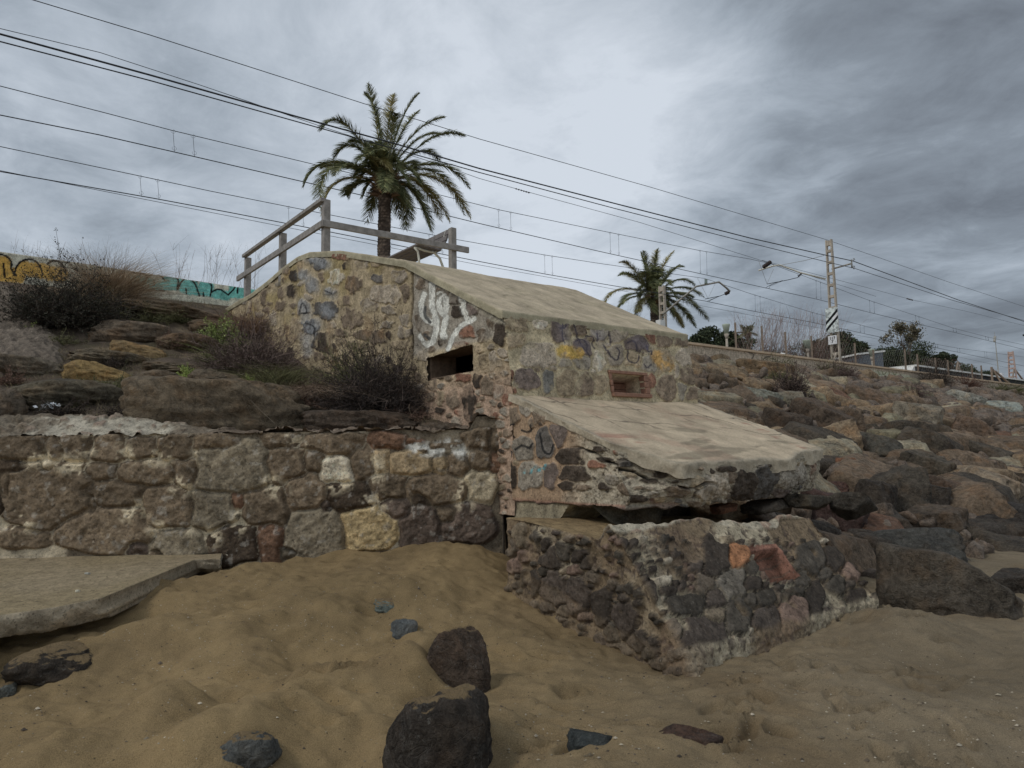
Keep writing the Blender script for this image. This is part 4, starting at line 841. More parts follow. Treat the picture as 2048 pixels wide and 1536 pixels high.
def rockobj(me, loc, size, rot, h, k=0.34, mat=None, label=None, group=None, name='boulder', cat='boulder', jit=0.0):
    o = bpy.data.objects.new(name, me); C.objects.link(o); o.location = tuple(loc); o.scale = tuple(size); o.rotation_euler = tuple(rot)
    c = alb(h, k)*(1 + jit)*np.array([1.0, .98, .88]); o.color = (*np.clip(c, .004, .8), 1)
    if mat: 
        o.material_slots[0].link = 'OBJECT'; o.material_slots[0].material = M[mat]
    return tag(o, label, cat, group)
HERO = []
def hero(px, py, w, h, col, label, fn=slope_fn, depth=1.0, me=None, tilt=0.0, yaw=None, sink=0.0, mat=None, k=0.34, name='boulder', idx=0, cat='boulder', kv=1.0):
    """a boulder seen at (px, py) with that width and height, standing on the given ground"""
    q = march(px, py + h*0.20, fn); r = ray(px, py + h*0.2); dist = np.dot(q - CAM0, np.array([0, 1, 0])); s = dist/FPX
    W = w*s/2; H = h*s/2*kv; Dp = W*depth
    az = math.atan2(q[0], q[1]); yaw = yaw if yaw is not None else 0.0
    me = me or BIG[idx % len(BIG)]
    loc = q + np.array([sin(az), cos(az), 0])*Dp*0.25; loc[2] = q[2] + h*0.2*s - sink
    o = rockobj(me, loc, (W*1.04, Dp, H*1.06), (tilt, radians(yaw), -az), col, k, mat, label, None, name, cat)
    HERO.append((loc, W, w, px, py, h)); return o
RR = np.random.default_rng(11)
HL = [(1880, 1190, 285, 165, '48413a', 'large dark boulder with a flat top on the sand at the right', 0.55, 4), (1830, 1105, 170, 90, '3d3c3b', 'dark boulder wedged behind the flat-topped boulder', .8, -6), (2040, 1172, 100, 60, '342f2c', 'small dark boulder at the right edge, half buried in sand', .8, 0),
 (1665, 1035, 132, 88, '3f2f2d', 'maroon smooth boulder beside the fallen masonry block', .8, 18), (1750, 1010, 84, 96, '38312c', 'black-brown boulder just right of the maroon boulder', .8, 0), (1800, 1000, 110, 130, '403a34', 'tall dark grey boulder with pale scratches', .7, 8),
 (1706, 950, 76, 66, '6a4530', 'rust-orange boulder below the apron corner', .8, 0), (1652, 985, 84, 42, '4f352d', 'flat red-brown boulder under the rust-orange one', .8, -5), (1868, 1050, 120, 76, '4c423a', 'brown boulder with a pale cap above the flat-topped boulder', .8, 0),
 (1898, 1003, 96, 80, '493c34', 'brown angular boulder at the foot of the slope', .8, 20), (1972, 985, 130, 84, '77695a', 'pale pitted sandstone boulder low on the slope', .8, 15), (2010, 1052, 140, 82, '332f2e', 'dark boulder at the foot of the slope near the right edge', .8, 0),
 (1782, 1075, 80, 30, '55585a', 'narrow blue-grey stone on top of the dark boulders', .6, -25), (1722, 1082, 54, 46, '3a3431', 'small dark stone at the right end of the fallen block', .8, 0), (1640, 842, 122, 80, '4c4037', 'long tilted brown boulder beside the apron', .8, 32), (1572, 858, 96, 66, '40362f', 'dark brown boulder next to the apron edge', .8, 15),
 (1505, 796, 118, 42, '6a6b64', 'blue-grey flat boulder just right of the bunker', .8, 8), (1575, 800, 66, 40, '625b50', 'grey boulder beside the blue-grey flat one', .8, 10), (1440, 800, 90, 36, '5b4f44', 'brown flat boulder touching the bunker corner', .8, 10), (1450, 750, 90, 44, '6b5b48', 'tan ledge boulder high beside the bunker', .8, 10), (1530, 740, 110, 44, '66543f', 'tan-brown boulder above the blue-grey flat one', .8, 14), 
 (1835, 838, 90, 60, '70685d', 'pale grey-brown boulder in the middle of the slope', .8, 10), (1925, 800, 80, 36, '767570', 'light grey slab-like boulder under the wall', .8, 14), (1998, 815, 80, 30, '747a78', 'long pale blue-grey boulder near the right edge', .8, 12), (1700, 855, 70, 70, '55483d', 'brown boulder standing on edge in the slope', .7, 30), (1755, 900, 90, 60, '45423d', 'dark grey-green boulder in the lower slope', .8, 15), (1852, 935, 96, 62, '49423a', 'broad dark boulder in the lower slope', .8, 25), (1960, 912, 110, 50, '453e37', 'broad black-grey boulder in the lower right slope', .8, 20), (1590, 930, 60, 70, '4a3f36', 'brown boulder right against the apron side', .8, 0), (1745, 800, 110, 50, '5b4c40', 'long brown boulder lying down the slope', .7, 28), (1950, 870, 110, 60, '5a4a3f', 'reddish brown boulder in the right part of the slope', .8, 25)]
for i, (px, py, w, h, c, lb, dp, yaw) in enumerate(HL): hero(px, py, w, h, c, lb, slope_fn, dp, yaw=yaw, idx=i)
# loose riprap
CLS = [('brown', '5e4f41', .30), ('tan', '766450', .22), ('grey', '67614f', .18), ('dark', '403932', .16), ('pale', '787060', .09), ('reddish', '5c4335', .05)]
cand = []
for pp in np.arange(4.2, 17.1, 0.56):
    for ee in np.arange(7.9, 62, 0.72):
        e = ee + RR.uniform(-.3, .3) + (0.36 if int(round(pp/0.56)) % 2 else 0); p = pp + RR.uniform(-.22, .22)
        if e < 8.65 and p < 18: continue
        sc = RR.uniform(.34, .56)*(1.3 if p < 9 else 0.95) ; sc *= RR.choice([0.7, 1, 1, 1.25])
        q = EP(e, p, slope_z(p) - 0.12); px, py = pix(q)
        if not (1360 < px < 2120 and 640 < py < 1200): continue
        d = np.linalg.norm(q - CAM0); skip = False
        for (l, W, w, hx, hy, hh) in HERO[:len(HL)]:
            if abs(px - hx) < w*0.34 and abs(py - hy) < hh*0.36: skip = True; break
        if skip: continue
        if p > 14.5 and RR.random() < 0.25: sc *= 0.6
        cand.append((sc/d, q, sc, px, py, p))
cand.sort(key=lambda c: -c[0])
STUFFV = []; STUFFF = []; nst = 0
for i, (a, q, sc, px, py, p) in enumerate(cand):
    u = RR.random(); acc = 0
    for nm, hx, w in CLS:
        acc += w
        if u < acc: break
    if p < 6.5 and nm in ('tan', 'pale') : nm, hx = 'dark', '3e3834'
    if p > 13 and nm == 'dark': nm, hx = 'brown', '665642'
    size = np.array([sc*RR.uniform(1.0, 1.5), sc*RR.uniform(.7, 1.0), sc*RR.uniform(.55, .85)])
    rot = (RR.uniform(-.35, .35) + 0.25, RR.uniform(-.3, .3), RR.uniform(0, 6.28) if RR.random() < .4 else radians(-52 + 90) + RR.uniform(-.5, .5))
    me = (MED if a > 0.022 else SMALL)[RR.integers(14 if a > 0.022 else 8)]
    if i < 255:
        band = ('just under the sea wall' if p > 15.6 else 'in the upper slope' if p > 12.5 else 'half way up the slope' if p > 9.5 else 'in the lower slope' if p > 6.8 else 'at the foot of the slope')
        col_ = 'near the bunker' if px < 1560 else 'below the striped mast' if px < 1700 else 'below the grey hut' if px < 1830 else 'below the far trees' if px < 1950 else 'near the right edge'
        szn = 'small' if sc < .38 else 'large' if sc > .56 else 'middling'
        rockobj(me, q, size, rot, hx, 0.34, None, f'{szn} {nm} riprap boulder {band}, {col_}'.replace('riprap ', ''), 'loose riprap boulders on the slope', jit=RR.uniform(-.2, .2))
    else:
        V = np.empty(len(me.vertices)*3, np.float32); me.vertices.foreach_get('co', V); V = V.reshape(-1, 3)
        F = np.empty(len(me.polygons)*3, np.int32); me.loops.foreach_get('vertex_index', F); R = np.array(__import__('mathutils').Euler(rot).to_matrix())
        STUFFV.append((V*size) @ R.T + q); STUFFF.append(F.reshape(-1, 3) + nst); nst += len(V)
for k in range(900):
    e, p = 8.5 + RR.exponential(9), RR.uniform(4, 17.2); q = EP(e, p, slope_z(p) + RR.uniform(-.05, .22)); px, py = pix(q)
    if not (1360 < px < 2100) or e > 45: continue
    me = SMALL[RR.integers(8)]; V = np.empty(len(me.vertices)*3, np.float32); me.vertices.foreach_get('co', V); V = V.reshape(-1, 3)
    F = np.empty(len(me.polygons)*3, np.int32); me.loops.foreach_get('vertex_index', F); R = np.array(__import__('mathutils').Euler(tuple(RR.uniform(0, 6, 3))).to_matrix()); r_ = RR.uniform(.05, .17)
    STUFFV.append((V*np.array([r_*1.4, r_, r_*.7])) @ R.T + q); STUFFF.append(F.reshape(-1, 3) + nst); nst += len(V)
if STUFFV:
    o = link('riprap', mesh_np('riprap', np.concatenate(STUFFV), np.concatenate(STUFFF), M['rock'])); o.color = (*alb('5f5347', .34), 1); tag(o, 'small stones and far riprap filling the slope under the railway wall', 'rocks', None, 'stuff')
# flat boulders set in the earth bank on the left
bank = bank_h
LB = [(440, 822, 350, 110, '5d5142', 'broad flat-topped grey-brown boulder right above the retaining wall', 0, .5), (150, 795, 240, 62, '4f483c', 'long rounded dark grey boulder above the mortar bank', 3, .6), (200, 750, 128, 46, '7b6439', 'yellow sandstone slab above the dark grey boulder', 10, .7), (268, 702, 126, 40, '75603f', 'yellowish slab higher up the bank', 8, .7), (262, 668, 150, 46, '5d5145', 'grey-brown boulder above the yellowish slab', 6, .7), (350, 628, 200, 30, '5c4e3d', 'long earthy ledge of rock under the painted wall', 3, .7),
 (318, 762, 106, 40, '574c40', 'squarish grey slab right of the yellow sandstone', 2, .7), (432, 760, 104, 42, '53493d', 'flat grey slab with weeds on its left', 3, .7), (350, 735, 170, 26, '574c3d', 'thin flat slab in the middle of the bank', 3, .8), (215, 715, 140, 28, '594f40', 'narrow slab under the yellowish slab', 8, .8), (725, 848, 230, 50, '463a31', 'low reddish brown rock between the bushes and the retaining wall', 0, .6), (14, 818, 70, 72, '5a5046', 'rounded boulder at the left edge above the wall', 5, .8), (440, 655, 120, 28, '5b4d3d', 'brown ledge beside the foot of the bunker wall', 3, .8), (880, 858, 110, 34, '4f443a', 'small brown rock against the bunker foot above the wall', 0, .7),
 (968, 846, 66, 30, '77705f', 'pale mortared stone capping the end of the retaining wall', 0, .8), (60, 735, 120, 40, '5b5247', 'grey stone half covered by pebbly concrete', 4, .8), (380, 690, 140, 40, '57493b', 'brown rock in the middle of the bank beside the green weeds', 5, .8)]
for i, (px, py, w, h, c, lb, yaw, dp) in enumerate(LB): hero(px, py, w, h, c, lb, bank, dp, me=FLAT[i % 5], yaw=yaw, k=0.34, kv=1.25, sink=.03)
# beach rocks
sf = sand_h
BR = [(100, 1332, 186, 76, '332d28', 'dark flat rock dusted with sand at the left, below the concrete slab', .8, 0, 'rocks', 0.03), (8, 1385, 60, 50, '4a4f50', 'small grey granite rock at the left edge', .8, 0, 'rocks', .03), (475, 1495, 150, 100, '47494a', 'grey granite stone half buried in sand at the bottom', .6, -28, 'rocks', .09), (806, 1258, 56, 56, '4c5156', 'small blue-grey stone standing in the sand', .7, 0, None, .04), (775, 1206, 64, 26, '5d6664', 'flat pale bluish stone flush with the sand', .8, 10, 'rocks', .03),
 (908, 1335, 150, 200, '43372f', 'upright dark brown boulder with sand on its left shoulder', .5, 12, 'rocks', .10), (893, 1508, 240, 265, '332d29', 'black boulder rising from the sand at the bottom centre', .7, 0, 'rocks', .05), (1185, 1482, 118, 44, '2d3133', 'dark pointed slate stone in the sand', .6, 8, None, .03), (1380, 1474, 122, 46, '3f302a', 'curved reddish brown stone in the sand', .5, 5, None, .03)]
for i, (px, py, w, h, c, lb, dp, yaw, mt, sk) in enumerate(BR): hero(px, py, w, h, c, lb, sf, dp, yaw=yaw, me=RND[(i*2+1) % 5] if i not in (7, 8) else BIG[i % 6], mat=mt, k=0.33, sink=sk, name='beach_rock', cat='rock')
# boulder and rubble in the gap between apron and block
rockobj(BIG[2], EP(5.35, 5.0, 1.0), (.36, .22, .17), (0, radians(14), -.2), '3c3a33', .34, None, 'dark smooth boulder lodged in the gap under the apron')
rockobj(MED[3], EP(7.6, 4.35, .98), (.34, .2, .09), (0, .1, .7), '4b443b', .34, None, 'rough rubble lump under the right end of the apron')
rockobj(MED[5], EP(7.15, 4.6, .95), (.26, .2, .07), (0, -.1, .4), '4f4740', .34, None, 'flat rubble piece on the sand under the apron')
rockobj(MED[7], EP(6.6, 4.75, .96), (.15, .12, .05), (0, -.1, .4), '77523f', .34, None, 'reddish brick lump under the middle of the apron')
rockobj(MED[8], EP(8.1, 4.1, .92), (.3, .25, .16), (0, .2, .9), '38332e', .34, None, 'dark rubble stone at the right end between block and apron')

# ------------------------------------------------------------------ concrete slab on the sand, pebbly concrete bank
def build_slab():
    fp = [on_z(px, py, z) for px, py, z in [(-420, 1335, .45), (0, 1232, .46), (120, 1214, .47), (240, 1188, .49), (320, 1166, .52), (362, 1148, .54), (384, 1132, .55), (388, 1116, .56)]]
    xs = np.array([q[0] for q in fp]); ys = np.array([q[1] for q in fp]); x0, x1 = -7.5, xs.max()
    n, m = 330, 120; X = x0 + (x1 - x0)*(1 - (1 - np.linspace(0, 1, n))**1.6)[:, None]; k = np.linspace(0, 1, m)[None, :]
    yb = wallY(X) - 0.02; yf = np.interp(X[:, 0], xs, ys)[:, None] + 0.03*fbm(np.concatenate([X, 0*X, 0*X], 1), 2.5, 4, 301)[:, None]
    Y = yb + (yf - yb)*k; z = 0.46 + 0.036*(Y - 5.2) + 0*X
    Xc = X*(Y/yf)**(0.92*ss(X, x1 - 2.2, x1 - .2)); P = np.stack([Xc + 0*Y, Y, z], -1); fi = fbm(P, 8, 5, 302); S = Surf()
    sd = ss(fbm(P, 1.2, 4, 303), -0.3, 0.25)*0.8; c = mixc(np.broadcast_to(alb('857558', 0.33), P.shape)*(1 + 0.2*fi)[..., None], alb('7c6c4b', .31), sd*.8)
    S.patch(P, c, 0.02*fbm(P, 1.5, 3, 304) + 0.006*fi)
    q = np.linspace(0, 1, 22)[None, :]; L = P[:, -1]; th = 0.17 + 0.05*fbm(L, 1.6, 3, 305); Q = L[:, None, :] - np.array([0, 0, 1.])*(q*th[:, None])[..., None]; Q = Q + np.array([0, 1., 0])*(q**3*0.16)[..., None]
    f2 = fbm(Q, 9, 5, 306); edge = np.broadcast_to(alb('8a7d66', 0.31), Q.shape)*(1 + 0.4*f2)[..., None]; S.patch(Q, edge, (0.030*f2 + 0.018*fbm(Q, 3.5, 3, 307))*np.minimum(1, q*5))
    Le = P[-1][::-1]; Qe = Le[:, None, :] - np.array([0, 0, 1.])*(q*.17)[..., None]; S.patch(Qe, alb('7a7568', 0.32)*(1 + .4*fbm(Qe, 9, 5, 306))[..., None], 0.03*fbm(Qe, 9, 4, 306)*np.minimum(1, q*5))
    Bk = Q[:, -1]; R = Bk[:, None, :] + (np.stack([Xc[:, 0], yb[:, 0], Bk[:, 2]], -1) - Bk)[:, None, :]*np.linspace(0, 1, 12)[None, :, None]; S.patch(R, alb('4c463c', .36), 0)
    o = S.build('concrete_slab', M['rough']); tag(o, 'broken grey concrete slab with rounded edge lying over the sand at the left', 'concrete slab')
build_slab()
def build_pebbly():
    # a shotcrete skin over the bank at the far left
    a = march(-60, 560, bank); n = 150; u = np.linspace(0, 1, n)[:, None]; v = np.linspace(0, 1, n)[None, :]
    def G(px, py): q = march(px, py, bank); return q
    # plan outline from surveyed points on the bank
    left = [G(-320, 575), G(-330, 640), G(-330, 700), G(-330, 760)]; right = [G(18, 572), G(88, 640), G(128, 690), G(118, 748)]
    def cur(L, t): 
        L = np.array(L); s = t*(len(L) - 1); i = np.clip(s.astype(int), 0, len(L) - 2); f = (s - i)[..., None]; return L[i]*(1 - f) + L[i+1]*f
    Lc = cur(left, v[0]); Rc = cur(right, v[0]); P = Lc[None]*(1 - u[..., None]) + Rc[None]*u[..., None]
    e_, p_ = toEP(P[..., 0], P[..., 1]); P[..., 0] += 0.12*fbm(P, 1.5, 3, 311)*(u > .3)
    dome = np.sqrt(np.clip(1 - np.abs(2*u - 1)**6, 0, 1))*np.sqrt(np.clip(1 - np.abs(2*v - 1)**8, 0, 1))
    P[..., 2] = bank_h(P[..., 0], P[..., 1], False) - 0.12 + 0.32*dome
    f = fbm(P, 11, 4, 312); f2 = fbm(P, 22, 3, 313); c = np.broadcast_to(alb('655a4d', 0.36), P.shape)*(1 + 0.25*f + 0.5*f2)[..., None]
    S = Surf(); S.patch(P, c, 0.045*f + 0.035*f2 + 0.06*fbm(P, 2.5, 3, 314)); o = S.build('pebbly_concrete_bank', M['rough']); tag(o, 'rough pebbly sprayed concrete covering the bank at the far left', 'concrete')
build_pebbly()

# ------------------------------------------------------------------ sea wall along the railway, with painted letters
def build_seawall():
    S = Stones(EP(0, 18, 5.3), (UY, -UX, 0)); T = (0, 400, 2.926)
    e = np.concatenate([np.arange(-22, 8, 0.016), np.arange(8, 60, 0.05), np.arange(60, 420, 2.5)])[:, None]; k = np.linspace(0, 1, 60)[None, :]; up = 0.14*ss(-e, -7, 0); z = 4.7 + (1.13 + up)*k; P = EP(e + 0*z, 18.0 + 0*e + 0*z, z)
    right = ss(e - 9 + 0*z, 0, 1)
    c = mixc(np.broadcast_to(alb('a8a590', 0.38), P.shape), alb('958671', 0.38), right)*(1 + 0.10*fbm(P, 2, 4, 321) + 0.08*fbm(P, 9, 3, 322))[..., None]
    jn = ((np.abs(((z - 4.7)/0.2) % 1) < 0.10) | (np.abs(((e/0.4 + 0.5*np.floor((z - 4.7)/0.2))) % 1) < 0.05)); c = mixc(c, alb('6f6352', 0.38), jn*(0.2 + 0.35*right))
    xa = pix(P)[0] < 460*2
    X, Y = P[..., 0], P[..., 1]
    def blob(pts, w, col, a=1.0, soft=.15, wl=None):
        nonlocal c
        g = strokes(P, S, pts, w, *T, soft=soft); c = mixc(c, col, g*a)
    yl = alb('b5891d', 0.40); tl = alb('55a296', 0.40)
    blob([[(-200, 420), (60, 440), (110, 440)], [(-200, 380), (20, 370)]], 95, yl); blob([[(140, 400), (220, 410), (300, 430), (360, 440)]], 88, yl)
    for a, b in (((790, 470), (860, 480)), ((900, 500), (1030, 500)), ((1080, 520), (1150, 530)), ((1190, 530), (1230, 540)), ((1270, 550), (1330, 560)), ((1360, 545), (1480, 550)), ((1500, 550), (1560, 560)), ((980, 470), (1030, 480)), ((1070, 490), (1130, 500)), ((1190, 500), (1225, 500)), ((1365, 520), (1470, 525))): blob([[a, b]], 58, tl)
    bk = np.array([.012, .012, .014])
    blob([[(-160, 330), (-90, 325), (-60, 450)], [(-60, 330), (0, 316), (45, 330), (72, 370), (60, 400), (95, 445)], [(20, 370), (28, 450)], [(82, 440), (100, 375), (150, 345), (210, 352), (240, 400)], [(280, 372), (310, 352), (350, 360), (380, 400)], [(240, 400), (250, 440)]], 12, bk)
    blob([[(780, 425), (860, 432), (855, 480), (790, 500)], [(866, 450), (900, 434), (940, 440), (965, 470)], [(965, 442), (1050, 452), (1035, 525)], [(1042, 520), (1062, 472), (1100, 455), (1140, 480), (1167, 560)], [(1088, 520), (1090, 550)], [(1152, 474), (1246, 482), (1230, 562)], [(1234, 542), (1280, 515), (1328, 550)], [(1190, 545), (1192, 562)], [(1340, 490), (1390, 497), (1336, 556)], [(1392, 500), (1390, 545)], [(1420, 506), (1520, 520)], [(900, 470), (905, 500)], [(800, 525), (960, 530)]], 10, bk)
    T2 = (1350, 550, 2.934)
    def b2(pts, w, col, a=1.0): 
        nonlocal c
        g = strokes(P, S, pts, w, *T2, soft=.4); c = mixc(c, col, g*a)
    b2([[(430, 455), (470, 465), (445, 500)], [(515, 500), (530, 480), (560, 478)], [(570, 490), (590, 495)]], 6, bk, .8)
    b2([[(1150, 575), (1370, 605)]], 36, alb('a0a386', .4), .7); b2([[(1190, 560), (1200, 585)], [(1215, 565), (1222, 590), (1240, 570)], [(1255, 565), (1262, 590)], [(1275, 565), (1290, 592), (1300, 570)], [(1320, 580), (1330, 595)]], 5, alb('5c5a2e', .4), .8)
    A = Surf(); A.patch(P, c, 0.006*fbm(P, 12, 3, 323) - 0.006*jn)
    tp = np.linspace(0, 1, 4)[None, :]; Pt = EP(e + 0*tp, 18.0 + 0.3*tp + 0*e, 5.83 + up + 0*tp); A.patch(Pt, alb('958671', .38), 0); Pb = EP(e + 0*k, 18.3 + 0*k + 0*e, z); A.patch(Pb, alb('958671', .38), 0)
    root = empty('sea_wall', EP(0, 18, 5), 'long low wall above the bank, painted yellow and teal on the left, tan blocks on the right', 'wall')
    A.build('block_wall', M['wall'], root)
    cp = MB(); 
    for a in np.arange(9, 300, 3.0): cp.box(EP(a + 1.495, 18.13, 5.87), EP(1, 0)*1.495, EP(0, 1)*0.21, np.array([0, 0, .045]))
    cp.build('coping', M['render'], root)
    lg = MB(); 
    for a in np.arange(11, 34, 2.0): lg.box(EP(a + .99, 17.78, 5.16 + 0.02*sin(a)), EP(1, 0)*0.99, EP(0, 1)*0.2, np.array([0, 0, .05]))
    lg.build('footing_slab', M['mast'], root)
build_seawall()

# ------------------------------------------------------------------ overhead line
def sag(pts, n=10):
    """smooth curve through surveyed points of one wire"""
    P = [np.asarray(p) for p in pts]; P = [P[0] + (P[0] - P[1])*1.2] + P + [P[-1] + (P[-1] - P[-2])*1.5]; out = []
    for i in range(len(P) - 1):
        p0, p1, p2, p3 = P[max(i-1, 0)], P[i], P[i+1], P[min(i+2, len(P)-1)]
        for t in np.linspace(0, 1, n, endpoint=False): out.append(p1 + (p2 - p1)*t)
    out.append(P[-1]); return out
def wire(pts, perp, r, label, group='overhead railway wires', cat='wire'):
    w3 = [on_perp(x, y, perp) for x, y in pts]; m = MB(); m.tube(sag(w3), r, 6); o = m.build('overhead_wire', M['wire'], None, True); tag(o, label, cat, group); return o
wire([(60, -2), (300, 70), (600, 166), (727, 207), (821, 235), (959, 278), (1300, 374), (1655, 480), (1760, 516), (1900, 565), (2048, 613)], 19.6, .011, 'thin earth wire running over the top of the concrete mast, topmost of all')
wire([(0, 68), (300, 150), (600, 235), (782, 285), (959, 337), (1230, 407), (1500, 476), (1650, 510), (1706, 522), (1917, 600), (2048, 643)], 18.2, .022, 'thick black feeder cable on the upper hook of the mast bracket')
wire([(0, 83), (300, 161), (600, 245), (959, 345), (1230, 417), (1500, 486), (1650, 523), (1710, 537), (1903, 600), (2048, 641)], 18.2, .015, 'feeder cable just below the thick black one, on the lower hook')
wire([(0, 57), (200, 105), (400, 170), (640, 252), (894, 334), (959, 357), (1045, 381), (1280, 445), (1510, 517)], 20.9, .009, 'thin anchored wire with a small insulator string over the roof')
wire([(1664, 557), (1760, 582), (1825, 600), (1930, 622), (2048, 651)], 20.9, .009, 'thin wire leaving the back of the mast towards the right')
cat1 = wire([(0, 172), (200, 223), (345, 261), (600, 322), (800, 370), (1000, 420), (1200, 461), (1399, 501), (1500, 518), (1540, 527), (1632, 561), (1739, 601), (1831, 631), (1906, 656), (1971, 673), (2048, 690)], 21.8, .011, 'upper wire of the nearer track, sagging between droppers')
con1 = wire([(0, 230), (200, 270), (388, 313), (600, 362), (800, 408), (959, 447), (1200, 503), (1399, 547), (1500, 569), (1632, 598), (1760, 630), (1831, 647), (1914, 666), (2048, 699)], 21.8, .014, 'contact wire of the nearer track under its upper wire')
cat2 = wire([(0, 293), (280, 352), (420, 382), (600, 418), (907, 478), (1090, 510), (1200, 527), (1410, 557), (1500, 587), (1625, 625), (1760, 660), (1870, 688), (1914, 696), (2048, 714)], 26.0, .012, 'upper wire of the farther track')
con2 = wire([(0, 343), (310, 397), (460, 425), (620, 456), (959, 523), (1090, 548), (1200, 567), (1410, 602), (1500, 621), (1626, 645), (1760, 674), (1870, 695), (2048, 732)], 26.0, .016, 'contact wire of the farther track')
wire([(0, 341), (200, 381), (600, 460), (959, 530), (1200, 573), (1500, 630), (1760, 679), (1900, 710)], 26.8, .009, 'thin wire sagging just below the farther contact wire')
def interp_wire(pts, x):
    xs = [p[0] for p in pts]; return np.interp(x, xs, [p[1] for p in pts])
W5 = [(0, 172), (200, 223), (345, 261), (600, 322), (800, 370), (1000, 420), (1200, 461), (1399, 501), (1500, 518), (1540, 527), (1632, 561), (1739, 601), (1831, 631), (1906, 656), (1971, 673), (2048, 690)]
W6 = [(0, 230), (200, 270), (388, 313), (600, 362), (800, 408), (959, 447), (1200, 503), (1399, 547), (1500, 569), (1632, 598), (1760, 630), (1831, 647), (1914, 666), (2048, 699)]
W7 = [(0, 293), (280, 352), (420, 382), (600, 418), (907, 478), (1090, 510), (1200, 527), (1410, 557), (1500, 587), (1625, 625), (1760, 660), (1870, 688), (1914, 696), (2048, 714)]
W8 = [(0, 343), (310, 397), (460, 425), (620, 456), (959, 523), (1090, 548), (1200, 567), (1410, 602), (1500, 621), (1626, 645), (1760, 674), (1870, 695), (2048, 732)]
for (A_, B_, perp, xs, par) in ((W5, W6, 21.8, (346, 386, 703, 732, 997, 1021, 1220, 1237, 1400, 1413, 1632, 1641, 1739, 1748, 1831, 1838, 1906, 1912, 1971, 1976), con1), (W7, W8, 26.0, (280, 315, 577, 606, 858, 884, 1089, 1104, 1277, 1291, 1510, 1520, 1625, 1634, 1720, 1728, 1870, 1875, 1914, 1919, 1969, 1973), con2)):
    for x in xs:
        a = on_perp(x, interp_wire(A_, x), perp); b = on_perp(x + (3 if x < 500 else 1), interp_wire(B_, x), perp); m = MB(); m.tube([a, b], .006, 5)
        for q, s_ in ((a, -1), (b, 1)):      # the little clamp loops
            m.tube([q + np.array([0, 0, .05*s_])*0 + (a - b)/np.linalg.norm(a - b)*(.10*s_ if s_ > 0 else -.02) + EP(.06*sin(t), 0)*1.0 + np.array([0, 0, .06*cos(t) + .06*s_*0]) for t in np.linspace(0, 5.2, 9)], .004, 4, False)
        m.build('dropper', M['wire'], par)
# small insulator string on the thin anchored wire
def disc_string(a, b, n, r, mat, name, par):
    m = MB(); a, b = np.asarray(a), np.asarray(b); d = (b - a)
    for k in range(n): c = a + d*(k + .5)/n; m.tube([c - d*.18/n, c, c + d*.18/n], [r*.5, r, r*.4], 10)
    m.tube([a, b], r*.3, 6); return m.build(name, mat, par, True)
io = disc_string(on_perp(1030, 377, 20.9), on_perp(1060, 386, 20.9), 6, .035, M['insul'], 'insulator_string', None); tag(io, 'short dark insulator string in the thin wire above the roof', 'insulator')
io = disc_string(on_perp(1813, 597, 20.9), on_perp(1826, 600.5, 20.9), 5, .05, M['insul'], 'insulator_string', None); tag(io, 'tiny insulator string in the thin wire right of the mast', 'insulator')

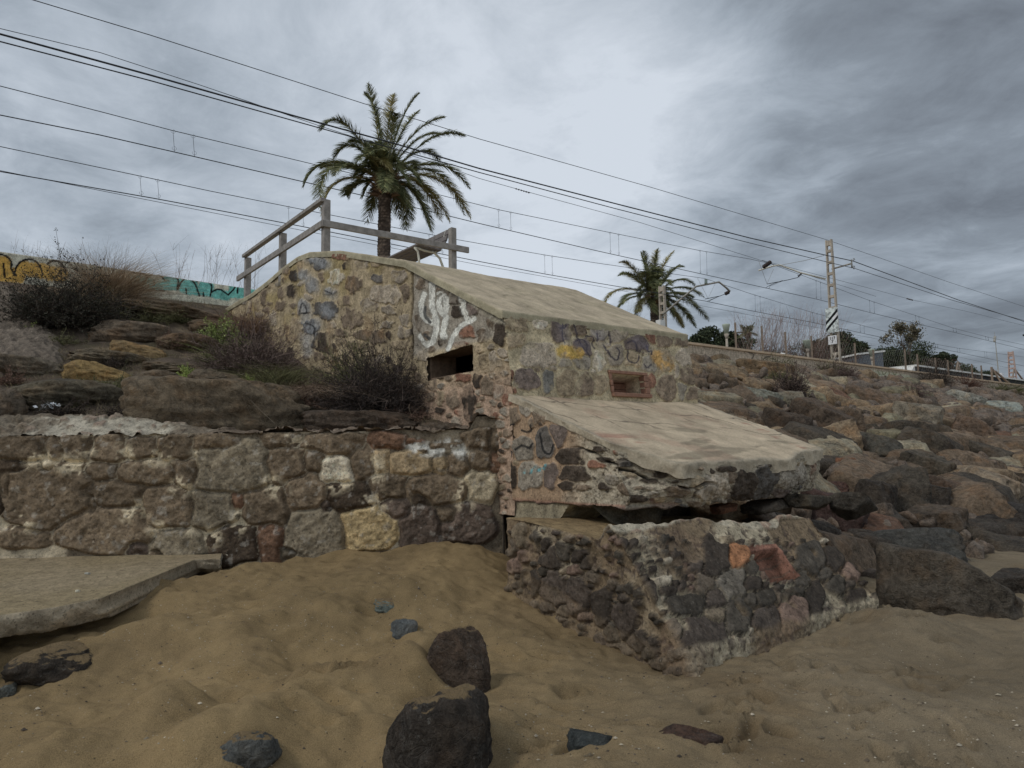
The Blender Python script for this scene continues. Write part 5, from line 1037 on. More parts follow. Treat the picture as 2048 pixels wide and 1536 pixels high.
def lattice_mast(base, top, wb, wt, dpt, n, mat, root, name='pole'):
    """concrete post of two legs joined by rungs"""
    m = MB(); base, top = np.asarray(base, float), np.asarray(top, float); ax = EP(0, 1)
    for s_ in (-1, 1):
        a = base + ax*s_*(wb/2 - .05); b = top + ax*s_*(wt/2 - .05); m.bar(a, b, dpt, .075, up=ax)
    L = top - base
    for k in range(n + 1):
        t = k/n; c = base + L*t; w = wb + (wt - wb)*t; h = .11 if k < n else .2; m.box(c + np.array([0, 0, -h if k == n else 0]), ax*(w/2 - .09), EP(dpt/2 - .012, 0), np.array([0, 0, h*.7]))
    return m.build(name, mat, root, bevel=.008)
def build_mast():
    P_ = 19.6; b = on_perp(1668, 735, P_); t = on_perp(1655, 479, P_); b[:2] = on_perp(1665, 600, P_)[:2]; t[:2] = b[:2]
    root = empty('catenary_mast', b, 'tall concrete lattice mast with striped sign, number plate and cantilever arm, beside the near track', 'railway mast', 'catenary masts')
    b0 = b.copy(); b0[2] = 5.4; lattice_mast(b0, t, .56, .38, .18, 12, M['mast'], root)
    X = lambda px, py, perp=P_: on_perp(px, py, perp)
    arm = MB(); arm.tube([X(1651, 558, 19.8), X(1600, 545, 20.7), X(1560, 530, 21.4), X(1545, 532, 21.9), X(1517, 541, 22.5)], [.045]*5, 8); arm.build('cantilever_arm', M['castiron'], root, True)
    st = MB(); st.tube([X(1648, 511), X(1610, 521, 20.4), X(1562, 530, 21.4)], .012, 6); st.tube([X(1517, 521, 21.8), X(1534, 568, 21.9), X(1547, 538, 21.9)], .009, 5); st.build('stay_wire', M['steel'], root, True)
    br = MB(); br.tube([X(1664, 538), X(1703, 527, 18.3)], .045, 6); br.bar(X(1703, 519, 18.2), X(1704, 536, 18.2), .06)
    for yy in (520, 535):
        c = X(1708, yy, 18.2); br.tube([c + np.array([.0, 0, 0]) + EP(.09*cos(t_), 0) + np.array([0, 0, .09*sin(t_)]) for t_ in np.linspace(0, 5.0, 9)], .018, 5)
    br.build('feeder_bracket', M['steel'], root, True)
    disc_string(X(1527, 534, 21.8), X(1541, 524, 21.8), 6, .12, M['insul'], 'insulator', root)
    hk = MB(); hk.tube([X(1602, 548, 20.8), X(1596, 555, 21), X(1575, 560, 21.4), X(1534, 568, 21.9)], .018, 6); hk.tube([X(1565, 561, 21.5), X(1545, 568, 21.8), X(1532, 575, 21.8)], .014, 6); hk.tube([X(1565, 562, 21.5), X(1540, 572, 21.8), X(1538, 577, 21.8)], .010, 6); hk.build('registration_arm', M['wire'], root, True)
    disc_string(X(1603, 547, 20.8), X(1596, 553, 21.0), 3, .11, M['insul'], 'insulator', root)
    # striped warning board: white board with two black diagonals, peeling stickers
    fc = EP(-1, 0); o = b.copy(); n = 60; uu = np.linspace(-1, 1, n)[:, None]; vv = np.linspace(0, 1, 130)[None, :]
    zt = X(1655, 614)[2]; zb = X(1660, 664)[2]; G = o + EP(0, -1)*(uu*.35)[..., None] + fc*.20 + 0*vv[..., None]; G[..., 2] = (zb + (zt - zb)*vv) + 0*uu
    c = np.broadcast_to(alb('a3aaa6', .36), G.shape)*(1 + .15*fbm(G, 14, 3, 5))[..., None]; dgn = vv - .24*uu
    for lo_, hi_ in ((.30, .43), (.57, .70)): c = np.where(((dgn > lo_) & (dgn < hi_))[..., None], (.012, .012, .014), c)
    pe = ss(fbm(G, 9, 3, 7), .12, .22); c = mixc(c, alb('6a706f', .36), pe*.8*((dgn < .30) | (dgn > .70))); S_ = Surf(); S_.patch(G, c, 0); 
    c = np.where(((dgn > .43) & (dgn < .57) & (uu > .1))[..., None], alb('c5c8c6', .36), c)
    S_ = Surf(); S_.patch(G, c, 0); so = S_.build('warning_board', M['cement'], root)
    nb = MB(); zc = X(1662, 679)[2]; nb.box(o + np.array([0, 0, zc - o[2]]) + fc*.19 - EP(0, -.04), EP(0, .24), EP(.012, 0), (0, 0, .24)); nb.box(o + np.array([.0, 0, (zt+zb)/2 - o[2]]) + fc*.17, EP(0, .34), EP(.012, 0), (0, 0, (zt - zb)/2 - .01)); po = nb.build('number_plate', M['white'], root)
    for txt, dz, sz in (('117', .02, .22), ('7', -.16, .20)):
        cu = bpy.data.curves.new('digits', 'FONT'); cu.body = txt; cu.size = sz; cu.align_x = 'CENTER'; cu.extrude = .003; cu.offset = .008
        to = bpy.data.objects.new('digits', cu); C.objects.link(to); dg = bpy.context.evaluated_depsgraph_get(); me = bpy.data.meshes.new_from_object(to.evaluated_get(dg)); bpy.data.objects.remove(to)
        me.materials.clear(); me.materials.append(M['black']); d = link('number_digits', me); d.rotation_euler = (pi/2, 0, -TH); d.location = o + np.array([0, 0, zc - o[2] + dz]) + fc*.206 - EP(0, -.04)
        bpy.context.view_layer.update(); mw = d.matrix_world.copy(); d.parent = po; d.matrix_parent_inverse = po.matrix_world.inverted()
    sg = MB(); 
    for dx in (-1.1, 1.0): sg.bar(b0 + EP(dx, -.1), b0 + np.array([0, 0, 1.35]) + EP(.12*np.sign(dx), -.1), .07, .07)
    sg.build('strut', M['mast'], root)
build_mast()
def build_mast2():
    P_ = 27.4; b = on_perp(1327, 660, P_); t = on_perp(1319, 571, P_); t[:2] = b[:2]
    root = empty('catenary_mast', b, 'concrete lattice mast in front of the farther palm, its arm reaching right', 'railway mast', 'catenary masts'); b0 = b.copy(); b0[2] = 5.4
    lattice_mast(b0, t, .52, .42, .2, 11, M['mast'], root); X = on_perp
    arm = MB(); arm.tube([X(1326, 628, 27.2), X(1392, 573, 26.4), X(1438, 564, 25.8), X(1452, 575, 25.6), X(1460, 583, 25.5)], .06, 8); arm.build('cantilever_arm', M['steel'], root, True)
    disc_string(X(1412, 568, 26.0), X(1412, 558, 26.0), 4, .12, M['insul2'], 'insulator', root)
    hk = MB(); hk.tube([X(1460, 584, 25.5), X(1440, 592, 25.8), X(1410, 598, 26.0)], .02, 6); hk.tube([X(1442, 591, 25.8), X(1422, 600, 26.0), X(1417, 604, 26.0)], .013, 6); hk.tube([X(1440, 592, 25.8), X(1415, 602, 26.0)], .013, 6); hk.build('registration_arm', M['wire'], root, True)
    disc_string(X(1458, 584, 25.5), X(1450, 588, 25.6), 3, .12, M['insul'], 'insulator', root)
    st = MB(); st.tube([X(1395, 556, 26), X(1416, 597, 26), X(1430, 568, 26)], .008, 5); st.build('stay_wire', M['steel'], root)
    bx = MB(); bx.box(X(1321, 648, 27.2), EP(.22, 0), EP(0, .18), (0, 0, .22)); bx.build('cable_box', M['trim'], root, bevel=.01)
build_mast2()
def build_mast3():
    P_ = 26.0; b = on_perp(2026, 760, P_); t = on_perp(2021, 703, P_); t[:2] = b[:2]
    root = empty('catenary_mast', b, 'small far lattice mast at the right edge beside the white house', 'railway mast', 'catenary masts'); b0 = b.copy(); b0[2] -= 1.0
    lattice_mast(b0, t, .85, .5, .3, 9, plain('rusty_mast_paint', '8c7468', .36, .8, .2), root)
    m = MB(); m.bar(b0 + np.array([0, 0, .4]) + EP(2.6, -.5), b0 + np.array([0, 0, 2.2]) + EP(0, -.2), .12); m.bar(b0 + np.array([0, 0, .4]) + EP(-2.2, -.5), b0 + np.array([0, 0, 2.2]) + EP(0, -.2), .12); m.build('strut', M['fpost'], root)
build_mast3()
dp = MB(); q = on_perp(2049, 700, 17.5); dp.tube([(q[0]+.3, q[1], 5.2), (q[0]+.3, q[1], on_perp(2048, 673, 17.5)[2])], .16, 8); dp.box((q[0]+.3, q[1], on_perp(2048, 671, 17.5)[2]), EP(.32, 0), EP(0, .2), (0, 0, .06)); tag(dp.build('signal_post', M['black']), 'dark post with flat cap at the right edge of the view', 'post')
an = MB(); a0 = on_perp(1999, 768, 22); a1 = on_perp(1989, 664, 22); an.tube([a0, (a0+a1)/2, a1], [.05, .04, .012], 6); an.tube([on_perp(1989, 683, 22), on_perp(1990, 673, 22)], .10, 6); tag(an.build('antenna_pole', M['steel']), 'tall thin antenna pole standing behind the wall near the right edge', 'antenna')

# ------------------------------------------------------------------ fence posts, lamps, hut, platform, houses
FP = [(1470, 645, 698), (1523, 652, 706), (1570, 664, 712), (1622, 672, 718), (1709, 686, 730), (1746, 700, 736), (1809, 698, 742), (1834, 708, 742), (1870, 716, 752), (1895, 720, 756), (1943, 728, 762), (1962, 731, 764)]
root = empty('wire_fence', EP(30, 18.6, 5.6), 'chain link fence on slim concrete posts along the sea wall', 'fence')
prev = None; mesh_ = MB()
for px, y0, y1 in FP:
    a = on_perp(px, y0, 18.5); b = a.copy(); b[2] = 5.8; m = MB(); m.bar(b, a, .07, .07); m.build('post', M['fpost'], root)
    if prev is not None:
        L = np.linalg.norm(b[:2] - prev[0][:2]); n = int(L/.28)
        for k in range(n):
            t0, t1 = k/n, min(1, (k + 3)/n); m1 = lambda t, h: (prev[0] + (b - prev[0])*t)*(1 - h) + (prev[1] + (a - prev[1])*t)*h
            mesh_.tube([m1(t0, .02), m1(t1, .95)], .003, 3, False); mesh_.tube([m1(t1, .02), m1(t0, .95)], .003, 3, False)
        for h in (.02, .5, .95): mesh_.tube([m1(0, h), m1(1, h)], .004, 3, False)
    prev = (b, a)
mesh_.build('chain_link', M['steel'], root)
for px, y0, y1, dx in ((1863, 722, 760, -1), (1916, 722, 764, 0)):
    pass
for i, (x0, y0, x1, y1) in enumerate([(1915, 724, 1910, 748), (1918, 724, 1922, 748)]): pass
tr = MB(); a = on_perp(1916, 723, 24)
for x1 in (1911, 1922): tr.bar(a, on_perp(x1, 752, 24), .10)
tr.bar(on_perp(1913, 738, 24), on_perp(1920, 738, 24), .08); tag(tr.build('trestle', M['fpost']), 'small A-shaped post pair behind the far platform', 'post')
bs = empty('braced_post', on_perp(1984, 765, 18.2), 'leaning braced fence posts near the right edge', 'post')
m = MB(); m.bar(on_perp(1983, 734, 18.4), on_perp(1985, 768, 18.4), .12); m.build('post', M['fpost'], bs)
m = MB(); m.bar(on_perp(1985, 738, 18.4), on_perp(2004, 768, 18.0), .10); m.bar(on_perp(1990, 742, 18.4), on_perp(2022, 770, 18.0), .10); m.build('brace', M['fpost'], bs)
def lamp(px, ytop, ybot, perp, label, r=.22, style='cup'):
    t = on_perp(px, ytop, perp); b = t.copy(); b[2] = 5.4; root = empty('street_lamp', b, label, 'street lamp', 'lamps behind the sea wall')
    m = MB(); m.tube([b, t - np.array([0, 0, .45])], .06, 8); m.tube([t - np.array([0, 0, .75]), t - np.array([0, 0, .5])], [.06, .12], 8); m.build('pole', M['mast'], root, True)
    s_ = MB(); s_.tube([t - np.array([0, 0, .5]), t - np.array([0, 0, .08]), t - np.array([0, 0, .02]), t], [r*.5, r, r*1.05, r*.6], 14); s_.build('lamp_shade', M['lampg'], root, True)
lamp(1452, 648, 690, 21, 'park lamp with a greenish cup shade in front of the dark pines', .19)
lamp(1614, 680, 715, 21.5, 'park lamp with a wide shade just left of the striped mast', .26)
lamp(1743, 698, 735, 21, 'park lamp with a cup shade in front of the grey hut', .20)
def build_hut():
    a = on_perp(1716, 735, 23); b = on_perp(1768, 742, 23); c = on_perp(1791, 742, 26.5); z0 = 5.4; zt = on_perp(1768, 705, 23)[2]; zl = on_perp(1716, 712, 23)[2]; root = empty('grey_hut', (b[0], b[1], z0), 'dark grey lineside hut with a lean-to roof behind the wall', 'hut')
    ea, pa = toEP(a[0], a[1]); eb, pb = toEP(b[0], b[1]); dep = 3.2
    m = MB(); w = [EP(ea, pa, z0), EP(eb, pb, z0), EP(eb, pb + dep, z0), EP(ea, pa + dep, z0), EP(ea, pa, zl), EP(eb, pb, zt), EP(eb, pb + dep, zt - .3), EP(ea, pa + dep, zl - .3)]
    m.add(w, [(3, 2, 1, 0), (4, 5, 6, 7), (0, 1, 5, 4), (1, 2, 6, 5), (2, 3, 7, 6), (3, 0, 4, 7)]); m.build('wall', M['hut'], root)
    m = MB(); up = np.array([0, 0, .04]); o = [w[4] + EP(-.15, -.12) + up, w[5] + EP(.15, -.12) + up, w[6] + EP(.15, .12) + up, w[7] + EP(-.15, .12) + up]; m.add(o + [q + np.array([0, 0, .12]) for q in o], [(3, 2, 1, 0), (4, 5, 6, 7), (0, 1, 5, 4), (1, 2, 6, 5), (2, 3, 7, 6), (3, 0, 4, 7)]); m.build('roof', M['trim'], root)
    m = MB(); m.box(EP(eb + .02, pb + 1.4, z0 + 1.1), EP(.02, 0), EP(0, .5), (0, 0, 1.05)); d = m.build('door', M['hut'], root)
    m = MB(); m.box(EP(eb + .05, pb + 1.0, z0 + 1.1), EP(.02, 0), EP(0, .05), (0, 0, .12)); m.build('handle', M['steel'], d)
    m = MB(); 
    for k in range(6): m.box(EP((ea+eb)/2 - .2, pa - .015, z0 + .9 + k*.16), EP(1.1, 0), EP(0, .015), (0, 0, .05))
    m.build('louvre', M['dark'], root)
build_hut()
def build_platform():
    q = on_perp(1830, 733, 20.5); e0, _ = toEP(q[0], q[1]); root = empty('station_platform', (q[0], q[1], 5.4), 'long dark platform edge with a pale coping running to the right behind the fence', 'platform')
    zt = q[2]; m = MB(); m.box(EP(e0 + 60, 22.5, (zt + 5.2)/2), EP(60, 0), EP(0, 2.0), (0, 0, (zt - 5.2)/2)); m.build('platform_wall', M['dark'], root)
    m = MB(); m.box(EP(e0 + 60, 22.45, zt + .06), EP(60.1, 0), EP(0, 2.1), (0, 0, .055)); m.build('coping', M['trim'], root)
    r0 = on_perp(1806, 748, 20.5); er, _ = toEP(r0[0], r0[1]); m = MB(); m.add([EP(er, 20.5, 5.45), EP(e0, 20.5, 5.45), EP(e0, 24.5, 5.45), EP(er, 24.5, 5.45), EP(er, 20.5, 5.5), EP(e0 - .003, 20.5, zt + .1), EP(e0 - .003, 24.5, zt + .1), EP(er, 24.5, 5.5)], [(3, 2, 1, 0), (4, 5, 6, 7), (0, 1, 5, 4), (2, 3, 7, 6), (3, 0, 4, 7), (1, 2, 6, 5)]); m.build('ramp', M['trim'], root)
build_platform()
def house(e, p, w, d, h, rh, wall, roof, label, wins, zb=5.4, name='house', cat='house'):
    root = empty(name, EP(e, p, zb), label, cat); m = MB(); m.box(EP(e, p, zb + h/2), EP(w/2, 0), EP(0, d/2), (0, 0, h/2)); 
    m.build('wall', wall, root)
    m = MB(); a = [EP(e - w/2 - .3, p - d/2 - .3, zb + h), EP(e + w/2 + .3, p - d/2 - .3, zb + h), EP(e + w/2 + .3, p + d/2 + .3, zb + h), EP(e - w/2 - .3, p + d/2 + .3, zb + h), EP(e - w/4, p, zb + h + rh), EP(e + w/4, p, zb + h + rh)]
    m.add(a, [(3, 2, 1, 0), (0, 1, 5, 4), (2, 3, 4, 5), (1, 2, 5), (3, 0, 4)]); r = m.build('roof', roof, root)
    m = MB(); m.box(EP(e - w/5, p - .5, zb + h + rh*.8), EP(.35, 0), EP(0, .3), (0, 0, .7)); m.build('chimney', wall, r)
    for (x, z, ww, hh) in wins:
        m = MB(); m.box(EP(e + x, p - d/2 - .02, zb + z), EP(ww/2 + .08, 0), EP(0, .03), (0, 0, hh/2 + .08)); f = m.build('window', M['trim'], root)
        m = MB(); m.box(EP(e + x, p - d/2 - .055, zb + z), EP(ww/2, 0), EP(0, .008), (0, 0, hh/2)); m.box(EP(e - w/2 - .02, p, zb + z), EP(.012, 0), EP(0, ww/2), (0, 0, hh/2)); m.build('pane', M['glass'], f)
q = on_perp(1590, 690, 40); e, _ = toEP(q[0], q[1]); house(e, 44, 9, 7, 3.9, 1.5, M['render'], M['tile'], 'tan rendered house with a low clay roof behind the bare reeds', [(-2, 2.4, 1, 1.2), (1.5, 2.4, 1, 1.2)])
q = on_perp(2044, 740, 33); e, _ = toEP(q[0], q[1]); house(e + 1.5, 36, 9, 6, 4.2, 1.3, M['white'], M['tile'], 'white house with dark windows at the far right end of the railway', [(-3.4, 2.6, .7, 1.9), (-2.2, 2.6, .7, 1.9), (-1, 2.6, .7, 1.9), (.6, 2.6, .7, 1.9)])
m = MB(); q = on_perp(1564, 702, 20.5); m.box((q[0], q[1], 5.75), EP(.3, 0), EP(0, .2), (0, 0, .35)); m.tube([(q[0], q[1], 6.0) + EP(0, 0)*0 + EP(-.3, 0), (q[0], q[1], 6.28), (q[0], q[1], 6.0) + EP(.3, 0)], [.1, .34, .1], 8); tag(m.build('relay_cabinet', M['trim'], None, True, .02), 'small pale rounded lineside cabinet half hidden in the reeds', 'cabinet')

# ------------------------------------------------------------------ railing and bench
def build_railing():
    ec, pc = E0 + .05, 11.65; zt, zm, zb = EYE + 4.5 - 1.6 + 0, 0, 0
    zt = 4.52 - .0 + 1.6 - 0.0; zm = 4.06 + 1.6; zb = 3.5 + 1.6
    root = empty('wooden_railing', EP(ec, pc, zb), 'grey weathered timber railing around the back edge of the bunker roof', 'railing')
    def post(e, p, z0, z1): m = MB(); m.box(EP(e, p, (z0+z1)/2), EP(.062, 0), EP(0, .062), (0, 0, (z1-z0)/2)); m.build('post', M['wood'], root, bevel=.008)
    post(ec, pc, zb - .05, zt); post(ec, pc + 2.12, zb - .05, zt - .06); post(ec, pc + 4.3, zb - .1, zt - .06); post(ec + 2.67, pc, zb - .05, zt - .02)
    def rail(a, b, w=.05, h=.11): m = MB(); m.bar(a, b, w, h); m.build('rail', M['wood'], root, bevel=.006)
    rail(EP(ec - .07, pc - .06, zt - .02), EP(ec - .07, pc + 4.36, zt - .02), .10, .07)
    rail(EP(ec - .09, pc - .06, zm), EP(ec - .09, pc + 4.75, zm), .05, .12)
    rail(EP(ec - .11, pc - .09, zm), EP(ec + 3.0, pc - .09, zm + .02), .05, .12)
build_railing()
def build_bench():
    # seat runs inland (along v), its back towards the sea on the right
    q = on_perp(868, 500, 0) if False else None
    near = on_z(862, 492, 5.72 + .05); e0, p0 = toEP(near[0], near[1]); z = 5.30
    root = empty('park_bench', EP(e0, p0, z), 'slatted park bench on cream iron legs beside the railing post', 'bench')
    m = MB(); L = 1.8
    for k in range(4): m.box(EP(e0 - .24 + k*.145, p0 + L/2, z + .47 - .012*k), EP(.062, 0), EP(0, L/2), (0, 0, .018))
    m.build('seat', M['slat'], root, bevel=.004)
    m = MB()
    for k in range(3): m.box(EP(e0 + .33 + k*.055, p0 + L/2, z + .56 + k*.14), EP(.018, 0) + np.array([0, 0, -.012]), EP(0, L/2), np.array([0, 0, .06]) + EP(.02, 0))
    m.build('backrest', M['slat'], root, bevel=.004)
    for dp_ in (.15, L - .15):
        m = MB(); c = lambda e, zz: EP(e0 + e, p0 + dp_, z + zz)
        m.tube([c(-.20, 0), c(-.19, .20), c(-.22, .36), c(-.30, .43)], [.026, .024, .022, .02], 8); m.tube([c(-.28, .435), c(-.05, .40), c(.16, .40), c(.30, .30), c(.38, .12), c(.42, 0)], [.02, .024, .026, .026, .026, .028], 8); m.tube([c(.18, .41), c(.30, .46), c(.36, .60), c(.46, .92)], [.022, .022, .02, .018], 8)
        m.build('leg', M['castiron'], root, True)
build_bench()

# ------------------------------------------------------------------ vegetation
def blades(base, dirs, length, width, bend, col, K=3, taper=1.0, rng=None):
    """thin curved blades: base (N,3), dirs (N,3) unit, bend (N,3) added quadratically"""
    N = len(base); t = np.linspace(0, 1, K + 1)[None, :, None]; length = np.broadcast_to(length, (N,))[:, None, None]; width = np.broadcast_to(width, (N,))[:, None, None]
    C_ = base[:, None, :] + dirs[:, None, :]*t*length + bend[:, None, :]*t*t*length
    r = (rng or RNG).normal(size=(N, 3)); s = np.cross(dirs, r); s /= np.maximum(np.linalg.norm(s, axis=1, keepdims=True), 1e-6); w = width*(1 - taper*t*0.85)
    V = np.stack([C_ - s[:, None, :]*w/2, C_ + s[:, None, :]*w/2], 2).reshape(-1, 3)
    b = (np.arange(N)*(K + 1)*2)[:, None] + (np.arange(K)*2)[None, :]; F = np.stack([b, b + 1, b + 3, b + 2], -1).reshape(-1, 4)
    return V, F, np.repeat(np.broadcast_to(col, (N, 3)), (K + 1)*2, 0), C_
class Veg:
    def __init__(s): s.V = []; s.F = []; s.c = []; s.n = 0
    def add(s, V, F, c): s.V.append(V); s.F.append(F + s.n); s.c.append(c); s.n += len(V)
    def leaves(s, P, size, col, rng, aspect=0.45, up=0.3):
        N = len(P); d = rng.normal(size=(N, 3)); d[:, 2] += up; d /= np.linalg.norm(d, axis=1, keepdims=True); r = rng.normal(size=(N, 3)); q = np.cross(d, r); q /= np.linalg.norm(q, axis=1, keepdims=True)
        L = (size*rng.uniform(.6, 1.4, N))[:, None]; a = P - d*L/2; V = np.stack([a, P + q*L*aspect/2, a + d*L, P - q*L*aspect/2], 1).reshape(-1, 3); F = np.arange(4*N).reshape(N, 4)
        s.add(V, F, np.repeat(col, 4, 0))
    def build(s, name, parent=None, mat='veg'):
        return link(name, mesh_np(name, np.concatenate(s.V), np.concatenate(s.F), M[mat], np.concatenate(s.c), False), parent)
def colmix(rng, N, cols, k=0.36, jit=.3):
    a = np.array([alb(c, k) for c in cols]); i = rng.integers(len(cols), size=N); return a[i]*rng.uniform(1 - jit, 1 + jit, (N, 1))
def unit(v): return v/np.maximum(np.linalg.norm(v, axis=-1, keepdims=True), 1e-9)
def shrub(name, q, w, h, label, cols, leafcols=None, n=900, nl=2500, seed=1, lean=(0, 0, 0), spread=1.0, wd=.006, cat='shrub', group=None, droop=.2, leaf=.02, twist=.35):
    """rounded bush of many branching twigs with small leaves"""
    h = h*1.4; w = w*1.1; n = int(n*2.2); nl = int(nl*2.2); wd = wd*1.35; leaf = leaf*1.2
    rng = np.random.default_rng(seed); v = Veg(); q = np.asarray(q, float)
    nm = max(30, n//12); d = unit(rng.normal(size=(nm, 3))*np.array([1, 1, .55*h/w*1.3]) + np.array([0, 0, .55*h/w]) + np.array(lean)); d[:, 2] = np.abs(d[:, 2])*.9 + .03; d = unit(d)
    ext = 1/np.sqrt((d[:, 0]/(w/2))**2 + (d[:, 1]/(w/2))**2 + (d[:, 2]/h)**2)*rng.uniform(.62, .95, nm)
    base = q + rng.normal(size=(nm, 3))*np.array([w*.09, w*.09, .01])*spread; bend = rng.normal(size=(nm, 3))*twist + np.array([0, 0, -droop])
    V, F, c, Cc = blades(base, d, ext, wd*1.8, bend*.5, colmix(rng, nm, cols), 5, .8, rng); v.add(V, F, c)
    i = rng.integers(nm, size=n); t = rng.uniform(.15, 1, n); k = np.clip((t*5).astype(int), 0, 4); f = (t*5 - k)[:, None]; b2 = Cc[i, k]*(1-f) + Cc[i, k+1]*f
    d2 = unit(d[i]*.9 + rng.normal(size=(n, 3))*.6); L = rng.uniform(.10, .26, n)*min(w/2, h)*1.0
    V, F, c, C2 = blades(b2, d2, L, wd, rng.normal(size=(n, 3))*.3, colmix(rng, n, cols), 3, 1, rng); v.add(V, F, c)
    if nl:
        j = rng.integers(n, size=nl); kk = rng.integers(1, 4, size=nl); P = C2[j, kk] + rng.normal(size=(nl, 3))*.015; v.leaves(P, leaf, colmix(rng, nl, leafcols or cols), rng)
    o = v.build(name); tag(o, label, cat, group); return o
def tuft(name, q, w, h, label, cols, n=700, seed=1, lean=(0, 0, 0), wd=.006, cat='grass tuft', group=None, droop=.35):
    rng = np.random.default_rng(seed); h = h*1.35; n = int(n*1.6); v = Veg(); base = np.asarray(q) + rng.normal(size=(n, 3))*np.array([w*.18, w*.18, .01]); d = unit(rng.normal(size=(n, 3))*np.array([.45, .45, .2]) + np.array([0, 0, 1.0]) + np.array(lean)); out = unit(d*np.array([1, 1, 0]) + 1e-6)
    V, F, c, _ = blades(base, d, h*rng.uniform(.5, 1.15, n), wd, out*.45*w/h + np.array([0, 0, -droop]), colmix(rng, n, cols), 5, 1, rng); v.add(V, F, c); o = v.build(name); return tag(o, label, cat, group)
def B(px, py): return march(px, py, bank)
DK = ['2e2822', '3a2f27', '241f1c', '453a30']; DRY = ['8a7458', '77634b', '9a8566', '5f4e3d']; PUR = ['4b3d38', '3a302d', '5d4c44', '6b5a50']; GRN = ['4c5426', '5d6630', '3c4322', '6e7a38']; OLV = ['4a4a2a', '5b5835', '3d3d25']
def W(px, q): return px*np.dot(q - CAM0, (0, 1, 0))/FPX
q = B(125, 650); shrub('shrub', q, W(200, q), W(132, q), 'dark round bush on the bank in front of the yellow painted wall', DK, ['2b2a20', '38362a', '221f1a'], 2600, 15000, 21, leaf=.030)
q = B(212, 612); tuft('grass_tuft', q, W(115, q), W(118, q), 'big dry straw-coloured grass tuft leaning right beside the dark bush', DRY, 2200, 22, (.18, 0, 0), .006)
q = B(195, 640); shrub('shrub', q, W(130, q), W(75, q), 'dark olive bush below the straw-coloured tuft', OLV + DK, None, 1400, 3500, 23)
q = B(322, 585); tuft('grass_tuft', q, W(50, q), W(35, q), 'small reddish dry tuft in front of the teal letters', ['6e5545', '5c483b', '80654f'], 500, 24, wd=.007)
q = B(505, 745); shrub('shrub', q, W(190, q), W(150, q), 'purple-brown dry bush against the bunker wall', PUR, PUR, 3000, 6000, 25, droop=.6, wd=.005)
q = B(500, 672); tuft('grass_tuft', q, W(110, q), W(60, q), 'dry reddish brown grass above the purple-brown bush', ['6d5443', '836850', '5a4638'], 900, 26)
q = B(440, 690); shrub('shrub', q, W(90, q), W(60, q), 'bright green leafy weed left of the purple-brown bush', GRN, ['6f7c35', '5d6a2e', '7f8a45'], 700, 3500, 27, leaf=.03)
q = B(455, 735); tuft('grass_tuft', q, W(90, q), W(60, q), 'green-grey grass at the foot of the bright green weed', OLV + GRN, 600, 28)
q = B(770, 815); shrub('shrub', q, W(245, q), W(165, q), 'large dark brown dry bush in front of the bunker opening', ['332b28', '2a2422', '453b36', '554840'], ['332d26', '2b2622'], 4600, 12000, 29, wd=.005, droop=.3)
q = B(715, 790); shrub('shrub', q, W(150, q), W(105, q), 'olive green bush at the left of the large dark brown bush', OLV, ['5c6132', '4b5029', '6d7040'], 1400, 4500, 30, leaf=.018)
q = B(640, 800); tuft('grass_tuft', q, W(190, q), W(70, q), 'tangle of dry brown stems between the two bushes', ['6a5646', '544436', '7d6a54'], 900, 31, (.3, 0, 0), droop=.7)
q = B(560, 775); tuft('grass_tuft', q, W(120, q), W(60, q), 'greenish grass right of the purple-brown bush', OLV + ['6b6a3f'], 600, 32)
q = B(890, 800); shrub('shrub', q, W(80, q), W(95, q), 'thin dry brown shrub against the wall under the opening', PUR + ['6a5646'], None, 900, 300, 33)
for i, (px, py, w, h, lb, cl) in enumerate([(497, 775, 24, 26, 'small bright green sprig above the broad flat-topped boulder', 1), (375, 760, 36, 36, 'yellow-green weed between the two grey slabs', 1), (240, 790, 60, 40, 'olive weed at the right end of the yellow sandstone', 2), (300, 645, 120, 32, 'low green creeping weed under the straw-coloured tuft', 2), (350, 645, 70, 24, 'low weed on the earthy ledge', 2), (40, 660, 50, 36, 'small dark shrub growing out of the pebbly concrete', 0), (60, 668, 26, 22, 'small green sprig on the pebbly concrete', 1), (190, 775, 110, 22, 'mossy green strip under the yellow sandstone', 2), (350, 700, 60, 40, 'reddish weed between the yellowish slab and the bush', 3), (225, 735, 70, 24, 'dark weed between the two yellow slabs', 0), (130, 830, 120, 30, 'dark dead weeds in the hollow under the long dark grey boulder', 0), (250, 835, 90, 26, 'dark dead weeds beside the bottle', 0), (600, 815, 120, 30, 'dry weeds at the right end of the broad boulder', 3), (830, 840, 150, 24, 'dead stems lying over the low reddish brown rock', 3), (480, 590, 50, 16, 'low green weed at the foot of the railing', 2), (120, 690, 80, 26, 'low green weed at the edge of the pebbly concrete', 2), (160, 800, 60, 24, 'dark creeping weed on the long dark grey boulder', 0), (20, 770, 60, 26, 'brown weed left of the dark grey boulder', 3)]):
    q = B(px, py); q[2] += .02; cols = [DK, ['7c8a3c', '66752f', '8d9548'], OLV, ['5c4638', '6b5242', '4a3b30']][cl]
    shrub('weed', q, W(w, q), W(h, q), lb, cols, cols, 260, 900, 60 + i, cat='weed', leaf=.018, group='weeds on the bank')
